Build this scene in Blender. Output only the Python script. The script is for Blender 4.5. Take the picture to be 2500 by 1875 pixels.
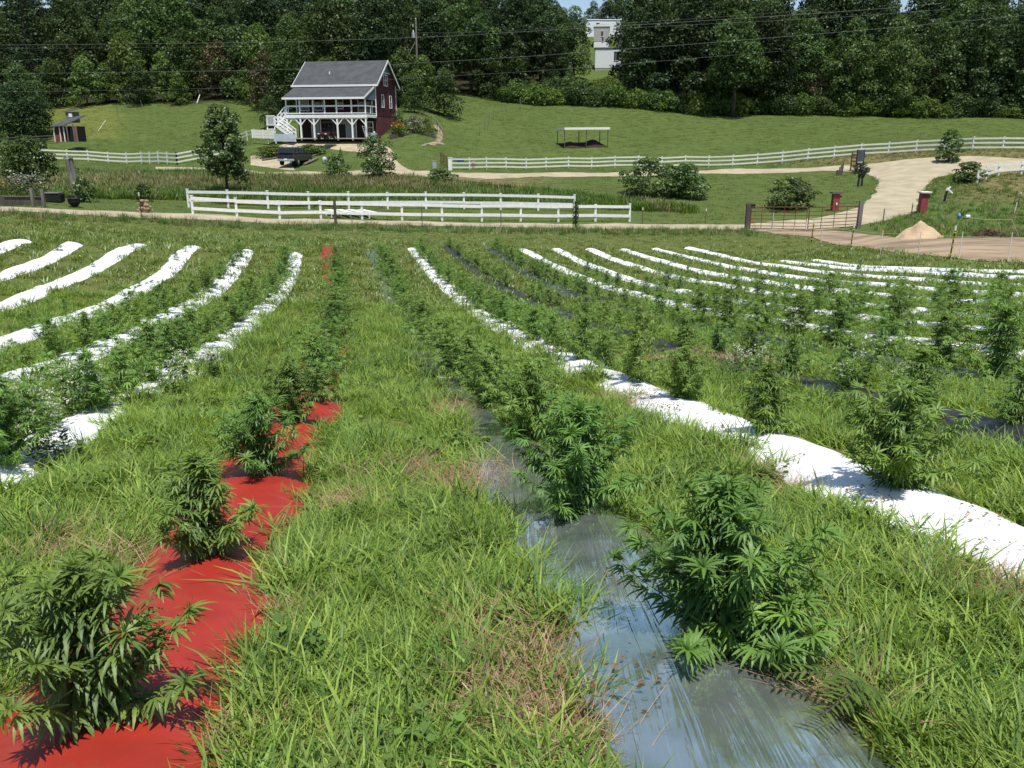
import bpy, math, random
import numpy as np
from mathutils import Vector, Matrix, Euler
R = math.radians
scene = bpy.context.scene
for o in list(bpy.data.objects): bpy.data.objects.remove(o)

# ------------------------------------------------------------------ camera
FPX = 2020.0                      # focal length in pixels of a 2500 px wide picture
PITCH = R(16.5)
cam_d = bpy.data.cameras.new('camera'); cam = bpy.data.objects.new('camera', cam_d)
scene.collection.objects.link(cam); scene.camera = cam
cam.location = (0, 0, 0); cam.rotation_euler = (R(90) - PITCH, 0, 0)
cam_d.sensor_width = 36; cam_d.lens = 36 * FPX / 2500
cam_d.clip_start = .05; cam_d.clip_end = 2000
scene.render.resolution_x = 1024; scene.render.resolution_y = 768
# ------------------------------------------------------------------ sky, sun, exposure
SUN_AZ, SUN_EL = R(167), R(70)     # azimuth clockwise from the view direction (+Y)
w = bpy.data.worlds.new('World'); scene.world = w; w.use_nodes = True
nt = w.node_tree; nt.nodes.clear()
sk = nt.nodes.new('ShaderNodeTexSky'); sk.sky_type = 'NISHITA'; sk.sun_disc = False
sk.sun_elevation = SUN_EL; sk.sun_rotation = SUN_AZ; sk.air_density = 1.0; sk.dust_density = .6; sk.ozone_density = 1.2
bg = nt.nodes.new('ShaderNodeBackground'); bg.inputs[1].default_value = .11
wo = nt.nodes.new('ShaderNodeOutputWorld'); nt.links.new(sk.outputs[0], bg.inputs[0]); nt.links.new(bg.outputs[0], wo.inputs[0])
sd = bpy.data.lights.new('sun', 'SUN'); sd.energy = 4.8; sd.angle = R(.55); sd.color = (1, .955, .88)
so = bpy.data.objects.new('sun', sd); scene.collection.objects.link(so)
sdir = Vector((math.sin(SUN_AZ) * math.cos(SUN_EL), math.cos(SUN_AZ) * math.cos(SUN_EL), math.sin(SUN_EL)))
so.rotation_euler = (-sdir).to_track_quat('-Z', 'Y').to_euler(); so.location = (0, 0, 60)
scene.view_settings.view_transform = 'Standard'; scene.view_settings.look = 'None'
scene.view_settings.exposure = 0.28; scene.view_settings.gamma = 1
scene.render.engine = 'CYCLES'
scene.cycles.max_bounces = 6; scene.cycles.diffuse_bounces = 3; scene.cycles.glossy_bounces = 3
scene.cycles.transmission_bounces = 3; scene.cycles.transparent_max_bounces = 6
scene.cycles.caustics_reflective = False; scene.cycles.caustics_refractive = False

COL = scene.collection
rng = np.random.default_rng(7); random.seed(7)

# ------------------------------------------------------------------ terrain function
CP, SP = math.cos(PITCH), math.sin(PITCH)
Q = [1.3405197, 3.33448502, -0.32558604, -0.19389052, 0.5276504, 0.73890613, 0.05107098, 0.41734144, -0.50941462]
def field_z(X, Y):
    x = np.clip(X, -19, 21) / 20; y = np.clip(Y, 0, 46) / 20; y0 = np.minimum(Y, 0) / 20
    z = -Q[0]-Q[1]*y-Q[2]*y*y-Q[3]*y**3+Q[4]*x+Q[5]*x*x+Q[6]*x*y+Q[7]*x*x*y+Q[8]*x*y*y
    return z - Q[1] * y0
def zpy(Y, py): return Y * math.tan(math.atan((937.5 - py) / FPX) - PITCH)
COLS = {   # picture column : (distance, picture row) of the ground seen there
 -700: [(36,590),(48,505),(70,470),(105,400),(120,372),(150,262),(180,190),(220,120),(270,60),(330,20)],
 0:    [(36,575),(48,513),(62,476),(80,436),(105,390),(122,358),(150,262),(180,190),(220,120),(270,60),(330,20)],
 300:  [(40,574),(51,526),(62,486),(80,440),(96,410),(105,396),(125,350),(150,258),(180,190),(220,120),(270,60),(330,20)],
 560:  [(42,575),(53,535),(62,499),(80,436),(90,410),(98,378),(106,352),(125,316),(150,246),(180,185),(220,120),(270,60),(330,20)],
 630:  [(42,576),(54,538),(62,502),(78,441),(87,416),(92,395),(97,366),(101,345),(110,335),(125,306),(149,246),(180,185),(220,120),(270,60),(330,20)],
 700:  [(43,577),(54,541),(62,505),(76,446),(83,422),(90,398),(97,366),(102,342),(110,335),(125,298),(148,246),(180,180),(220,115),(270,60),(330,20)],
 850:  [(45,577),(54,543),(62,509),(76,452),(84,420),(91,390),(97,362),(102,340),(110,332),(125,285),(146,240),(180,175),(220,110),(270,55),(330,20)],
 1000: [(46,577),(55,545),(62,512),(78,455),(86,421),(93,388),(98,352),(103,326),(109,296),(125,265),(142,238),(180,175),(220,110),(270,55),(330,20)],
 1130: [(47,577),(55,547),(62,515),(78,458),(87,424),(97,409),(104,384),(112,345),(125,292),(140,246),(150,232),(180,180),(220,120),(270,70),(330,30)],
 1300: [(47,577),(56,549),(62,519),(78,458),(88,426),(99,412),(115,352),(130,302),(145,262),(160,232),(170,218),(190,176),(217,119),(245,92),(290,74),(330,60)],
 1480: [(48,577),(57,550),(64,517),(80,452),(90,424),(100,412),(115,356),(130,304),(144,263),(160,232),(175,205),(190,176),(217,119),(245,92),(290,74),(330,60)],
 1700: [(49,576),(58,548),(64,520),(80,450),(93,418),(99,408),(115,352),(130,306),(141,278),(160,244),(190,190),(225,130),(270,80),(330,50)],
 1900: [(49,575),(57,549),(66,500),(80,444),(92,414),(97,398),(115,345),(138,280),(160,246),(190,195),(225,140),(270,90),(330,60)],
 2080: [(49,573),(56,558),(60,520),(72,464),(86,416),(93,384),(115,340),(137,284),(160,246),(190,200),(225,150),(270,100),(330,70)],
 2260: [(35,625),(42,580),(52,545),(58,518),(68,470),(80,408),(88,374),(115,335),(136,287),(160,250),(190,200),(225,150),(270,100),(330,70)],
 2400: [(33,632),(40,583),(50,552),(60,500),(68,450),(78,406),(85,368),(115,335),(135,289),(160,250),(190,200),(225,150),(270,100),(330,70)],
 2560: [(31,640),(40,588),(50,560),(60,505),(68,455),(76,410),(84,368),(115,335),(135,290),(160,250),(190,200),(225,150),(270,100),(330,70)],
 3300: [(28,650),(40,600),(60,530),(76,430),(100,370),(135,300),(180,220),(270,120),(330,90)]}
def pchip(x, y, xq):
    x = np.asarray(x, float); y = np.asarray(y, float)
    h = np.diff(x); d = np.diff(y, axis=0) / h.reshape((-1,) + (1,) * (y.ndim - 1))
    m = np.zeros_like(y); m[0] = d[0]; m[-1] = d[-1]
    for i in range(1, len(x) - 1):
        a, b = d[i-1], d[i]; w1 = 2*h[i]+h[i-1]; w2 = h[i]+2*h[i-1]
        with np.errstate(divide='ignore', invalid='ignore'):
            mm = (w1 + w2) / (w1 / a + w2 / b)
        m[i] = np.where(a * b > 0, mm, 0)
    xq = np.clip(np.asarray(xq, float), x[0], x[-1])
    k = np.clip(np.searchsorted(x, xq) - 1, 0, len(x) - 2)
    sh = (-1,) + (1,) * (y.ndim - 1)
    hh = h[k].reshape(sh); t = ((xq - x[k]) / h[k]).reshape(sh)
    return (y[k]*(1+2*t)*(1-t)**2 + m[k]*hh*t*(1-t)**2 + y[k+1]*t*t*(3-2*t) + m[k+1]*hh*t*t*(t-1))
YT = np.linspace(4, 330, 1631)
_cpx = sorted(COLS); _tab = []; _rs = []; _ye = []
for px in _cpx:
    r = (px - 1250) / FPX * .965; pts = COLS[px]
    ye = min(pts[0][0] - 4, 30 + 14 * np.clip((px - 150) / 1500, 0, 1)); ye = min(ye, pts[0][0] - 4)
    ys = np.arange(4, ye + .1, 2.0); zs = field_z(r * ys, ys)
    Ys = list(ys) + [p[0] for p in pts]; Zs = list(zs) + [zpy(*p) for p in pts]
    _tab.append(pchip(Ys, Zs, YT)); _rs.append(r); _ye.append(ye)
_rs = np.array(_rs); _tab = np.array(_tab); _ye = np.array(_ye)
RT = np.linspace(_rs[0], _rs[-1], 700)
TAB = pchip(_rs, _tab, RT)
for _ in range(6):                # soften creases
    TAB[1:-1] = .25*TAB[:-2] + .5*TAB[1:-1] + .25*TAB[2:]
for _ in range(12):
    TAB[:, 1:-1] = .25*TAB[:, :-2] + .5*TAB[:, 1:-1] + .25*TAB[:, 2:]
def bil(tab, a0, da, b0, db, a, b):
    i = np.clip((a - a0) / da, 0, tab.shape[0] - 1.001); j = np.clip((b - b0) / db, 0, tab.shape[1] - 1.001)
    i0 = i.astype(int); j0 = j.astype(int); fi = i - i0; fj = j - j0
    return (tab[i0, j0]*(1-fi)*(1-fj) + tab[i0+1, j0]*fi*(1-fj) + tab[i0, j0+1]*(1-fi)*fj + tab[i0+1, j0+1]*fi*fj)
def terr_raw(X, Y):
    X = np.asarray(X, float); Y = np.asarray(Y, float)
    Yc = np.maximum(Y, 4); r = X / Yc
    zt = bil(TAB, RT[0], RT[1]-RT[0], YT[0], YT[1]-YT[0], r, Yc)
    ye = np.interp(r, _rs, _ye)
    k = np.clip((Y - (ye - 6)) / 6, 0, 1); k = k*k*(3-2*k)
    k = np.where(np.abs(X) > 20, np.maximum(k, np.clip((Y - 16) / 6, 0, 1)), k)
    z = field_z(X, Y) * (1 - k) + zt * k
    z = z + .02*np.sin(X*3.1+Y*1.7)*np.sin(Y*2.3-X*.9) + .03*np.sin(X*.9+1)*np.sin(Y*.7)
    far = np.clip((Y - 50) / 30, 0, 1)
    return z + far * (.12*np.sin(X*.31+.6)*np.sin(Y*.23+X*.07) + .05*np.sin(X*.83)*np.sin(Y*.61))
def axis(segs):
    out = []
    for a, b, s in segs: out += list(np.arange(a, b - 1e-6, s))
    return np.array(out + [segs[-1][1]])
GX = axis([(-230,-90,4),(-90,-30,1.5),(-30,30,.5),(30,90,1.5),(90,230,4)])
GY = axis([(-12,60,.5),(60,150,1.0),(150,330,3)])
_gx, _gy = np.meshgrid(GX, GY, indexing='ij')
GZ = terr_raw(_gx, _gy)
def H(X, Y):                      # height of the built ground mesh
    X = np.asarray(X, float); Y = np.asarray(Y, float)
    i = np.clip(np.searchsorted(GX, X) - 1, 0, len(GX) - 2); j = np.clip(np.searchsorted(GY, Y) - 1, 0, len(GY) - 2)
    fi = np.clip((X - GX[i]) / (GX[i+1] - GX[i]), 0, 1); fj = np.clip((Y - GY[j]) / (GY[j+1] - GY[j]), 0, 1)
    return GZ[i,j]*(1-fi)*(1-fj) + GZ[i+1,j]*fi*(1-fj) + GZ[i,j+1]*(1-fi)*fj + GZ[i+1,j+1]*fi*fj
def P(px, py, dz=0.0):            # where the sight line through a picture point meets the ground
    a = (px - 1250) / FPX; b = (937.5 - py) / FPX
    dy = CP + b * SP; dzz = -SP + b * CP; dx = a / dy; dzz /= dy
    ts = np.concatenate([np.arange(1, 60, .05), np.arange(60, 320, .2)])
    g = H(dx * ts, ts) + dz - dzz * ts
    k = int(np.argmax(g > 0)) if (g > 0).any() else len(ts) - 1
    k = max(k, 1); f = -g[k-1] / (g[k] - g[k-1] + 1e-9); t = ts[k-1] + (ts[k]-ts[k-1]) * min(max(f, 0), 1)
    return Vector((dx * t, t, float(H(dx * t, t))))
def PY(px, Y, dz=0.0):            # ground point on a picture column at a distance
    X = (px - 1250) / FPX * Y
    for _ in range(6):
        z = float(H(X, Y)); X = (px - 1250) / FPX * (Y * CP - z * SP)
    return Vector((X, Y, float(H(X, Y)) + dz))
def PPM(v): return FPX / (v[1] * CP - v[2] * SP)      # picture pixels per metre at a point
def AIR(px, py, Y):               # a point in the air seen at (px, py) at distance Y
    b = (937.5 - py) / FPX; dy = CP + b * SP
    return Vector(((px - 1250) / FPX / dy * Y, Y, (-SP + b * CP) / dy * Y))
def proj(X, Y, Z):
    zc = Y * CP - Z * SP; yc = Y * SP + Z * CP
    return 1250 + FPX * X / zc, 937.5 - FPX * yc / zc

# ------------------------------------------------------------------ object helpers
def tag(o, label=None, cat=None, group=None, kind=None):
    if label: o['label'] = label
    if cat: o['category'] = cat
    if group: o['group'] = group
    if kind: o['kind'] = kind
    return o
def empty(name, loc, label, cat, group=None, rz=0.0, scale=1.0):
    o = bpy.data.objects.new(name, None); COL.objects.link(o); o.empty_display_size = .3
    o.location = loc; o.rotation_euler = (0, 0, rz); o.scale = (scale,)*3
    return tag(o, label, cat, group)
def link_mesh(name, me, parent=None):
    o = bpy.data.objects.new(name, me); COL.objects.link(o); o.parent = parent
    return o
def np_mesh(name, V, Fq, mats, smooth=False, mi=None, attr=None, tri=False):
    V = np.asarray(V, np.float32); Fq = np.asarray(Fq, np.int32); n = Fq.shape[1]
    me = bpy.data.meshes.new(name); me.vertices.add(len(V)); me.vertices.foreach_set('co', V.ravel())
    me.loops.add(Fq.size); me.loops.foreach_set('vertex_index', Fq.ravel())
    me.polygons.add(len(Fq)); me.polygons.foreach_set('loop_start', np.arange(len(Fq), dtype=np.int32) * n)
    if smooth: me.polygons.foreach_set('use_smooth', np.ones(len(Fq), bool))
    if not isinstance(mats, (list, tuple)): mats = [mats]
    for m in mats: me.materials.append(m)
    if mi is not None: me.polygons.foreach_set('material_index', np.asarray(mi, np.int32))
    if attr is not None:
        a = me.attributes.new('tone', 'FLOAT', 'POINT'); a.data.foreach_set('value', np.asarray(attr, np.float32))
    me.update(calc_edges=True); me.validate()
    return me
class MB:                         # collects shapes, builds ONE mesh object
    def __init__(s): s.v = []; s.f = []
    def add(s, vs, fs):
        n = len(s.v); s.v += [tuple(v) for v in vs]; s.f += [tuple(i + n for i in f) for f in fs]; return s
    def box(s, c, d, rz=0.0, M=None):
        x, y, z = d[0]/2, d[1]/2, d[2]/2
        vs = [Vector((sx*x, sy*y, sz*z)) for sz in (-1,1) for sy in (-1,1) for sx in (-1,1)]
        m = M if M is not None else Matrix.Rotation(rz, 3, 'Z')
        vs = [m @ v + Vector(c) for v in vs]
        return s.add(vs, [(0,2,3,1),(4,5,7,6),(0,1,5,4),(2,6,7,3),(0,4,6,2),(1,3,7,5)])
    def bar(s, a, b, w, h=None, up=(0,0,1)):
        a = Vector(a); b = Vector(b); h = h or w; d = (b - a)
        if d.length < 1e-6: return s
        z = d.normalized(); u = Vector(up)
        if abs(z.dot(u)) > .98: u = Vector((1, 0, 0))
        x = z.cross(u).normalized(); y = x.cross(z).normalized()
        vs = [p + x*(sx*w/2) + y*(sy*h/2) for p in (a, b) for sy in (-1,1) for sx in (-1,1)]
        return s.add(vs, [(0,2,3,1),(4,5,7,6),(0,1,5,4),(2,6,7,3),(0,4,6,2),(1,3,7,5)])
    def tube(s, pts, r, n=8, cap=True):
        pts = [Vector(p) for p in pts]; rs = r if isinstance(r, (list, tuple)) else [r]*len(pts)
        base = len(s.v); x = None
        for i, p in enumerate(pts):
            d = (pts[min(i+1, len(pts)-1)] - pts[max(i-1, 0)]).normalized()
            if x is None: x = d.cross(Vector((0,0,1)) if abs(d.z) < .9 else Vector((1,0,0))).normalized()
            x = (x - d * x.dot(d)).normalized(); y = d.cross(x)
            for k in range(n):
                a = 2*math.pi*k/n; s.v.append(tuple(p + (x*math.cos(a) + y*math.sin(a)) * rs[i]))
        for i in range(len(pts)-1):
            for k in range(n):
                a = base+i*n+k; b = base+i*n+(k+1) % n; s.f.append((a, b, b+n, a+n))
        if cap:
            s.f.append(tuple(base+k for k in range(n))[::-1]); s.f.append(tuple(base+(len(pts)-1)*n+k for k in range(n)))
        return s
    def lathe(s, c, prof, n=16):  # prof: (radius, z)
        base = len(s.v)
        for r, z in prof:
            for k in range(n):
                a = 2*math.pi*k/n; s.v.append((c[0]+r*math.cos(a), c[1]+r*math.sin(a), c[2]+z))
        for i in range(len(prof)-1):
            for k in range(n):
                a = base+i*n+k; b = base+i*n+(k+1) % n; s.f.append((a, b, b+n, a+n))
        s.f.append(tuple(base+k for k in range(n))[::-1]); s.f.append(tuple(base+(len(prof)-1)*n+k for k in range(n)))
        return s
    def prism(s, poly, off):      # polygon (3-D points) extruded by a vector
        n = len(poly); o = Vector(off); a = [Vector(p) for p in poly]
        return s.add(a + [p + o for p in a], [tuple(range(n))[::-1], tuple(range(n, 2*n))] + [(i, (i+1) % n, n+(i+1) % n, n+i) for i in range(n)])
    def quad(s, *p): return s.add(p, [tuple(range(len(p)))])
    def build(s, name, mat, parent=None, smooth=False, bevel=0.0, label=None):
        me = bpy.data.meshes.new(name); me.from_pydata(s.v, [], s.f); me.validate(); me.materials.append(mat)
        import bmesh
        bm = bmesh.new(); bm.from_mesh(me); bmesh.ops.recalc_face_normals(bm, faces=bm.faces)
        if bevel: bmesh.ops.bevel(bm, geom=list(bm.edges), offset=bevel, segments=1, affect='EDGES', clamp_overlap=True)
        bm.to_mesh(me); bm.free()
        if smooth:
            for p in me.polygons: p.use_smooth = True
        o = link_mesh(name, me, parent)
        if label: o['label'] = label
        return o
def copy_tree(o, parent=None, level=0):
    c = o.copy(); COL.objects.link(c); c.parent = parent
    for ch in o.children: copy_tree(ch, c, level+1)
    return c

# ------------------------------------------------------------------ materials
def nodes(m):
    m.use_nodes = True; nt = m.node_tree; nt.nodes.clear(); return nt
def mat(name, c1, c2=None, rough=.7, scale=4.0, metal=0.0, bump=0.0, bscale=None, spec=.3, coord='Object', stretch=(1,1,1), detail=4, lo=.35, hi=.65):
    m = bpy.data.materials.new(name); nt = nodes(m); N = nt.nodes; L = nt.links
    out = N.new('ShaderNodeOutputMaterial'); bs = N.new('ShaderNodeBsdfPrincipled'); L.new(bs.outputs[0], out.inputs[0])
    bs.inputs['Roughness'].default_value = rough; bs.inputs['Metallic'].default_value = metal
    bs.inputs['Specular IOR Level'].default_value = spec
    tc = N.new('ShaderNodeTexCoord'); mp = N.new('ShaderNodeMapping'); mp.inputs['Scale'].default_value = stretch
    L.new(tc.outputs[coord], mp.inputs[0])
    if c2 is None: c2 = tuple(x * .8 for x in c1)
    nz = N.new('ShaderNodeTexNoise'); nz.inputs['Scale'].default_value = scale; nz.inputs['Detail'].default_value = detail
    L.new(mp.outputs[0], nz.inputs[0])
    mr = N.new('ShaderNodeMapRange'); mr.inputs[1].default_value = lo; mr.inputs[2].default_value = hi
    L.new(nz.outputs[0], mr.inputs[0])
    mx = N.new('ShaderNodeMix'); mx.data_type = 'RGBA'; mx.inputs[6].default_value = (*c1, 1); mx.inputs[7].default_value = (*c2, 1)
    L.new(mr.outputs[0], mx.inputs[0]); L.new(mx.outputs[2], bs.inputs['Base Color'])
    if bump:
        n2 = N.new('ShaderNodeTexNoise'); n2.inputs['Scale'].default_value = bscale or scale*4; n2.inputs['Detail'].default_value = 4
        L.new(mp.outputs[0], n2.inputs[0]); bp = N.new('ShaderNodeBump'); bp.inputs['Strength'].default_value = bump; bp.inputs['Distance'].default_value = .05
        L.new(n2.outputs[0], bp.inputs['Height']); L.new(bp.outputs[0], bs.inputs['Normal'])
    m.diffuse_color = (*c1, 1)
    return m
def leaf_mat(name, c1, c2, trans=.35, gloss=.06, rough=.45, tcol=None, objvar=.35):
    # c1..c2 over the leaf's own tone attribute, varied a little per instance; leaves let some light through
    m = bpy.data.materials.new(name); nt = nodes(m); N = nt.nodes; L = nt.links
    out = N.new('ShaderNodeOutputMaterial')
    at = N.new('ShaderNodeAttribute'); at.attribute_name = 'tone'
    oi = N.new('ShaderNodeObjectInfo')
    mx = N.new('ShaderNodeMix'); mx.data_type = 'RGBA'; mx.inputs[6].default_value = (*c1, 1); mx.inputs[7].default_value = (*c2, 1)
    L.new(at.outputs['Fac'], mx.inputs[0])
    hs = N.new('ShaderNodeHueSaturation'); L.new(mx.outputs[2], hs.inputs['Color'])
    mr = N.new('ShaderNodeMapRange'); mr.inputs[3].default_value = 1 - objvar; mr.inputs[4].default_value = 1 + objvar
    L.new(oi.outputs['Random'], mr.inputs[0]); L.new(mr.outputs[0], hs.inputs['Value'])
    m2 = N.new('ShaderNodeMath'); m2.operation = 'MULTIPLY'; m2.inputs[1].default_value = 7.31; L.new(oi.outputs['Random'], m2.inputs[0])
    m3 = N.new('ShaderNodeMath'); m3.operation = 'FRACT'; L.new(m2.outputs[0], m3.inputs[0])
    mh = N.new('ShaderNodeMapRange'); mh.inputs[3].default_value = .485; mh.inputs[4].default_value = .515
    L.new(m3.outputs[0], mh.inputs[0]); L.new(mh.outputs[0], hs.inputs['Hue'])
    df = N.new('ShaderNodeBsdfDiffuse'); L.new(hs.outputs[0], df.inputs[0])
    tr = N.new('ShaderNodeBsdfTranslucent')
    tm = N.new('ShaderNodeMix'); tm.data_type = 'RGBA'; tm.blend_type = 'MULTIPLY'; tm.inputs[0].default_value = 1
    tm.inputs[7].default_value = (*(tcol or (1.5, 1.35, .5)), 1); L.new(hs.outputs[0], tm.inputs[6]); L.new(tm.outputs[2], tr.inputs[0])
    ms = N.new('ShaderNodeMixShader'); ms.inputs[0].default_value = trans; L.new(df.outputs[0], ms.inputs[1]); L.new(tr.outputs[0], ms.inputs[2])
    gl = N.new('ShaderNodeBsdfGlossy'); gl.inputs['Roughness'].default_value = rough; gl.inputs[0].default_value = (.9, .95, .9, 1)
    m4 = N.new('ShaderNodeMixShader'); m4.inputs[0].default_value = gloss; L.new(ms.outputs[0], m4.inputs[1]); L.new(gl.outputs[0], m4.inputs[2])
    L.new(m4.outputs[0], out.inputs[0]); m.diffuse_color = (*c1, 1)
    return m
M = {}
M['white_paint'] = mat('white_paint', (.78,.78,.75), (.68,.68,.64), .5, 6)
M['cream_paint'] = mat('cream_paint', (.74,.75,.66), (.62,.63,.54), .55, 6)
M['dark_wood'] = mat('dark_wood', (.07,.06,.05), (.12,.1,.085), .85, 5, bump=.4, stretch=(1,1,.2))
M['grey_wood'] = mat('grey_wood', (.2,.185,.165), (.12,.108,.095), .9, 6, bump=.5, stretch=(1,1,.15))
M['shingle'] = mat('shingle', (.072,.078,.083), (.05,.055,.06), .85, 1.2, bump=.3, bscale=9)
M['red_siding'] = mat('red_siding', (.095,.02,.026), (.075,.017,.021), .7, 3)
M['red_wall'] = mat('red_wall', (.15,.045,.047), (.12,.036,.038), .8, 2, bump=.2)
M['blue_grey'] = mat('blue_grey', (.13,.17,.19), (.11,.145,.165), .7, 3)
M['glass'] = mat('glass', (.012,.016,.018), (.02,.025,.028), .08, 1, spec=.6)
M['white_trim'] = mat('white_trim', (.8,.81,.8), (.74,.75,.74), .45, 4)
M['door_grey'] = mat('door_grey', (.3,.34,.36), (.26,.3,.32), .6, 2)
M['concrete'] = mat('concrete', (.42,.39,.33), (.34,.31,.26), .9, 2, bump=.2)
M['gravel'] = mat('gravel', (.42,.365,.25), (.29,.25,.17), .95, .8, bump=.6, bscale=16, coord='Object', detail=8, lo=.3, hi=.7)
M['dirt'] = mat('dirt', (.34,.255,.165), (.19,.14,.095), .95, .35, bump=.6, bscale=7, detail=8, lo=.38, hi=.62, stretch=(1,2.2,1))
M['sand'] = mat('sand', (.5,.37,.24), (.38,.28,.18), .95, 1.5, bump=.7, bscale=10, detail=6)
M['rust'] = mat('rust', (.15,.06,.035), (.085,.04,.027), .75, 8)
M['pillar_red'] = mat('pillar_red', (.27,.06,.06), (.2,.045,.048), .8, 5, bump=.2)
M['black'] = mat('black', (.012,.012,.013), (.02,.02,.02), .5, 5)
M['galv'] = mat('galv', (.4,.42,.43), (.33,.35,.36), .45, 6, metal=.3)
M['yellow'] = mat('yellow', (.62,.45,.04), None, .5)
M['rod_white'] = mat('rod_white', (.72,.7,.6), (.6,.58,.5), .5, 9)
M['bark'] = mat('bark', (.075,.06,.045), (.035,.028,.022), .9, 6, bump=.6, stretch=(1,1,.3))
M['soil'] = mat('soil', (.21,.14,.085), (.12,.085,.05), .95, 4, bump=.6, bscale=30)
# ------------------------------------------------------------------ plan zones
def pxY(X, Y, Z): return proj(X, Y, Z)[0]
def forest_edge(px): return np.interp(px, [-700,0,150,300,560,700,790,850,940,1000,1130,1240,1260,1395,1405,1500,1510,1700,1900,2080,2260,2560,3300],
                                      [140,140,150,151,150,148,125,118,120,141,150,152,166,182,330,330,150,142,139,138,137,136,136])
def smooth(a, b, x):
    k = np.clip((x - a) / (b - a + 1e-9), 0, 1); return k*k*(3-2*k)
def nz2(X, Y, s, k=0.0): return np.sin(X/s+k)*np.sin(Y/s*1.3+2.1*k)+.5*np.sin(X/s*2.3+Y/s*1.1+k)+.35*np.sin(X/s*.7-Y/s*2.9+3*k)
PXG, PYG = proj(_gx, _gy, GZ)
PXG = np.where(_gy > 3, PXG, 1250)
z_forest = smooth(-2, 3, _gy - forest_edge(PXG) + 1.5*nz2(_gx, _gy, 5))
z_mead = smooth(478, 466, PYG + 4*nz2(_gx,_gy,4)) * smooth(422, 432, PYG) * smooth(1420, 1150, PXG) * (_gy > 55)
z_bank = smooth(1850, 2100, PXG) * smooth(366, 372, PYG) * smooth(412, 400, PYG) * (_gy > 76) * (_gy < 95)
z_yel = smooth(330, 250, PXG + 20*nz2(_gx,_gy,6)) * smooth(60, 130, PXG) * (_gy > 128)
z_dry = smooth(2050, 2200, PXG) * smooth(58, 66, _gy) * smooth(80, 74, _gy) * smooth(2280, 2420, PXG)
z_field = smooth(52, 44, _gy)

def ground_mat():
    m = bpy.data.materials.new('ground_grass'); nt = nodes(m); N = nt.nodes; L = nt.links
    out = N.new('ShaderNodeOutputMaterial'); bs = N.new('ShaderNodeBsdfPrincipled'); L.new(bs.outputs[0], out.inputs[0])
    bs.inputs['Roughness'].default_value = .95; bs.inputs['Specular IOR Level'].default_value = .1
    tc = N.new('ShaderNodeTexCoord')
    def noise(sc, det=5):
        n = N.new('ShaderNodeTexNoise'); n.inputs['Scale'].default_value = sc; n.inputs['Detail'].default_value = det; n.inputs['Roughness'].default_value = .65
        L.new(tc.outputs['Object'], n.inputs[0]); return n.outputs[0]
    def rng_(x, a, b):
        r = N.new('ShaderNodeMapRange'); r.inputs[1].default_value = a; r.inputs[2].default_value = b; L.new(x, r.inputs[0]); return r.outputs[0]
    def mix(f, a, b):
        x = N.new('ShaderNodeMix'); x.data_type = 'RGBA'
        if isinstance(f, float): x.inputs[0].default_value = f
        else: L.new(f, x.inputs[0])
        for k, v in ((6, a), (7, b)):
            if isinstance(v, tuple): x.inputs[k].default_value = (*v, 1)
            else: L.new(v, x.inputs[k])
        return x.outputs[2]
    def attr(n):
        a = N.new('ShaderNodeAttribute'); a.attribute_name = n; return a.outputs['Fac']
    n1 = rng_(noise(.12), .38, .62); n2 = rng_(noise(1.3), .35, .65); n3 = rng_(noise(9), .35, .65)
    pasture = mix(n1, (.085,.125,.03), (.064,.103,.025)); pasture = mix(n3, pasture, mix(n2, (.1,.12,.038), (.06,.09,.024)))
    under = mix(n2, (.1,.125,.03), (.15,.13,.05)); under = mix(n3, under, (.07,.1,.022))
    mead = mix(n2, (.17,.135,.07), (.1,.1,.04)); mead = mix(n3, mead, (.2,.16,.09))
    bank = mix(n2, (.2,.15,.08), (.1,.11,.035))
    yel = mix(n2, (.13,.145,.035), (.1,.125,.03))
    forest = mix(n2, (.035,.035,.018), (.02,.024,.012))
    c = mix(attr('field'), pasture, under); c = mix(attr('meadow'), c, mead); c = mix(attr('bank'), c, bank)
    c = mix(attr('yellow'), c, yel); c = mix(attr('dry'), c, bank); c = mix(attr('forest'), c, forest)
    L.new(c, bs.inputs['Base Color'])
    bp = N.new('ShaderNodeBump'); bp.inputs['Strength'].default_value = .06; bp.inputs['Distance'].default_value = .05
    L.new(noise(5, 8), bp.inputs['Height']); L.new(bp.outputs[0], bs.inputs['Normal'])
    return m
nx, ny = len(GX), len(GY)
V = np.stack([_gx, _gy, GZ], -1).reshape(-1, 3)
idx = np.arange(nx*ny).reshape(nx, ny)
Fq = np.stack([idx[:-1,:-1], idx[1:,:-1], idx[1:,1:], idx[:-1,1:]], -1).reshape(-1, 4)
me = np_mesh('ground', V, Fq, ground_mat(), smooth=True)
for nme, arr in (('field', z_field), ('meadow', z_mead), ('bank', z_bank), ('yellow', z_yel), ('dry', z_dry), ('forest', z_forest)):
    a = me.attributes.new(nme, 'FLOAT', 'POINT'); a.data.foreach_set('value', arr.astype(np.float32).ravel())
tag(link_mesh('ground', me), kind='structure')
# far ground sheet that carries the land on to the horizon
me = bpy.data.meshes.new('distant_ground')
zb = float(GZ[:, -1].min()) - 2
me.from_pydata([(-1500,300,zb-6),(1500,300,zb-6),(1500,1500,zb-6),(-1500,1500,zb-6)], [], [(0,1,2,3)]); me.materials.append(M['soil'])
tag(link_mesh('distant_ground', me), kind='structure')

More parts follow.
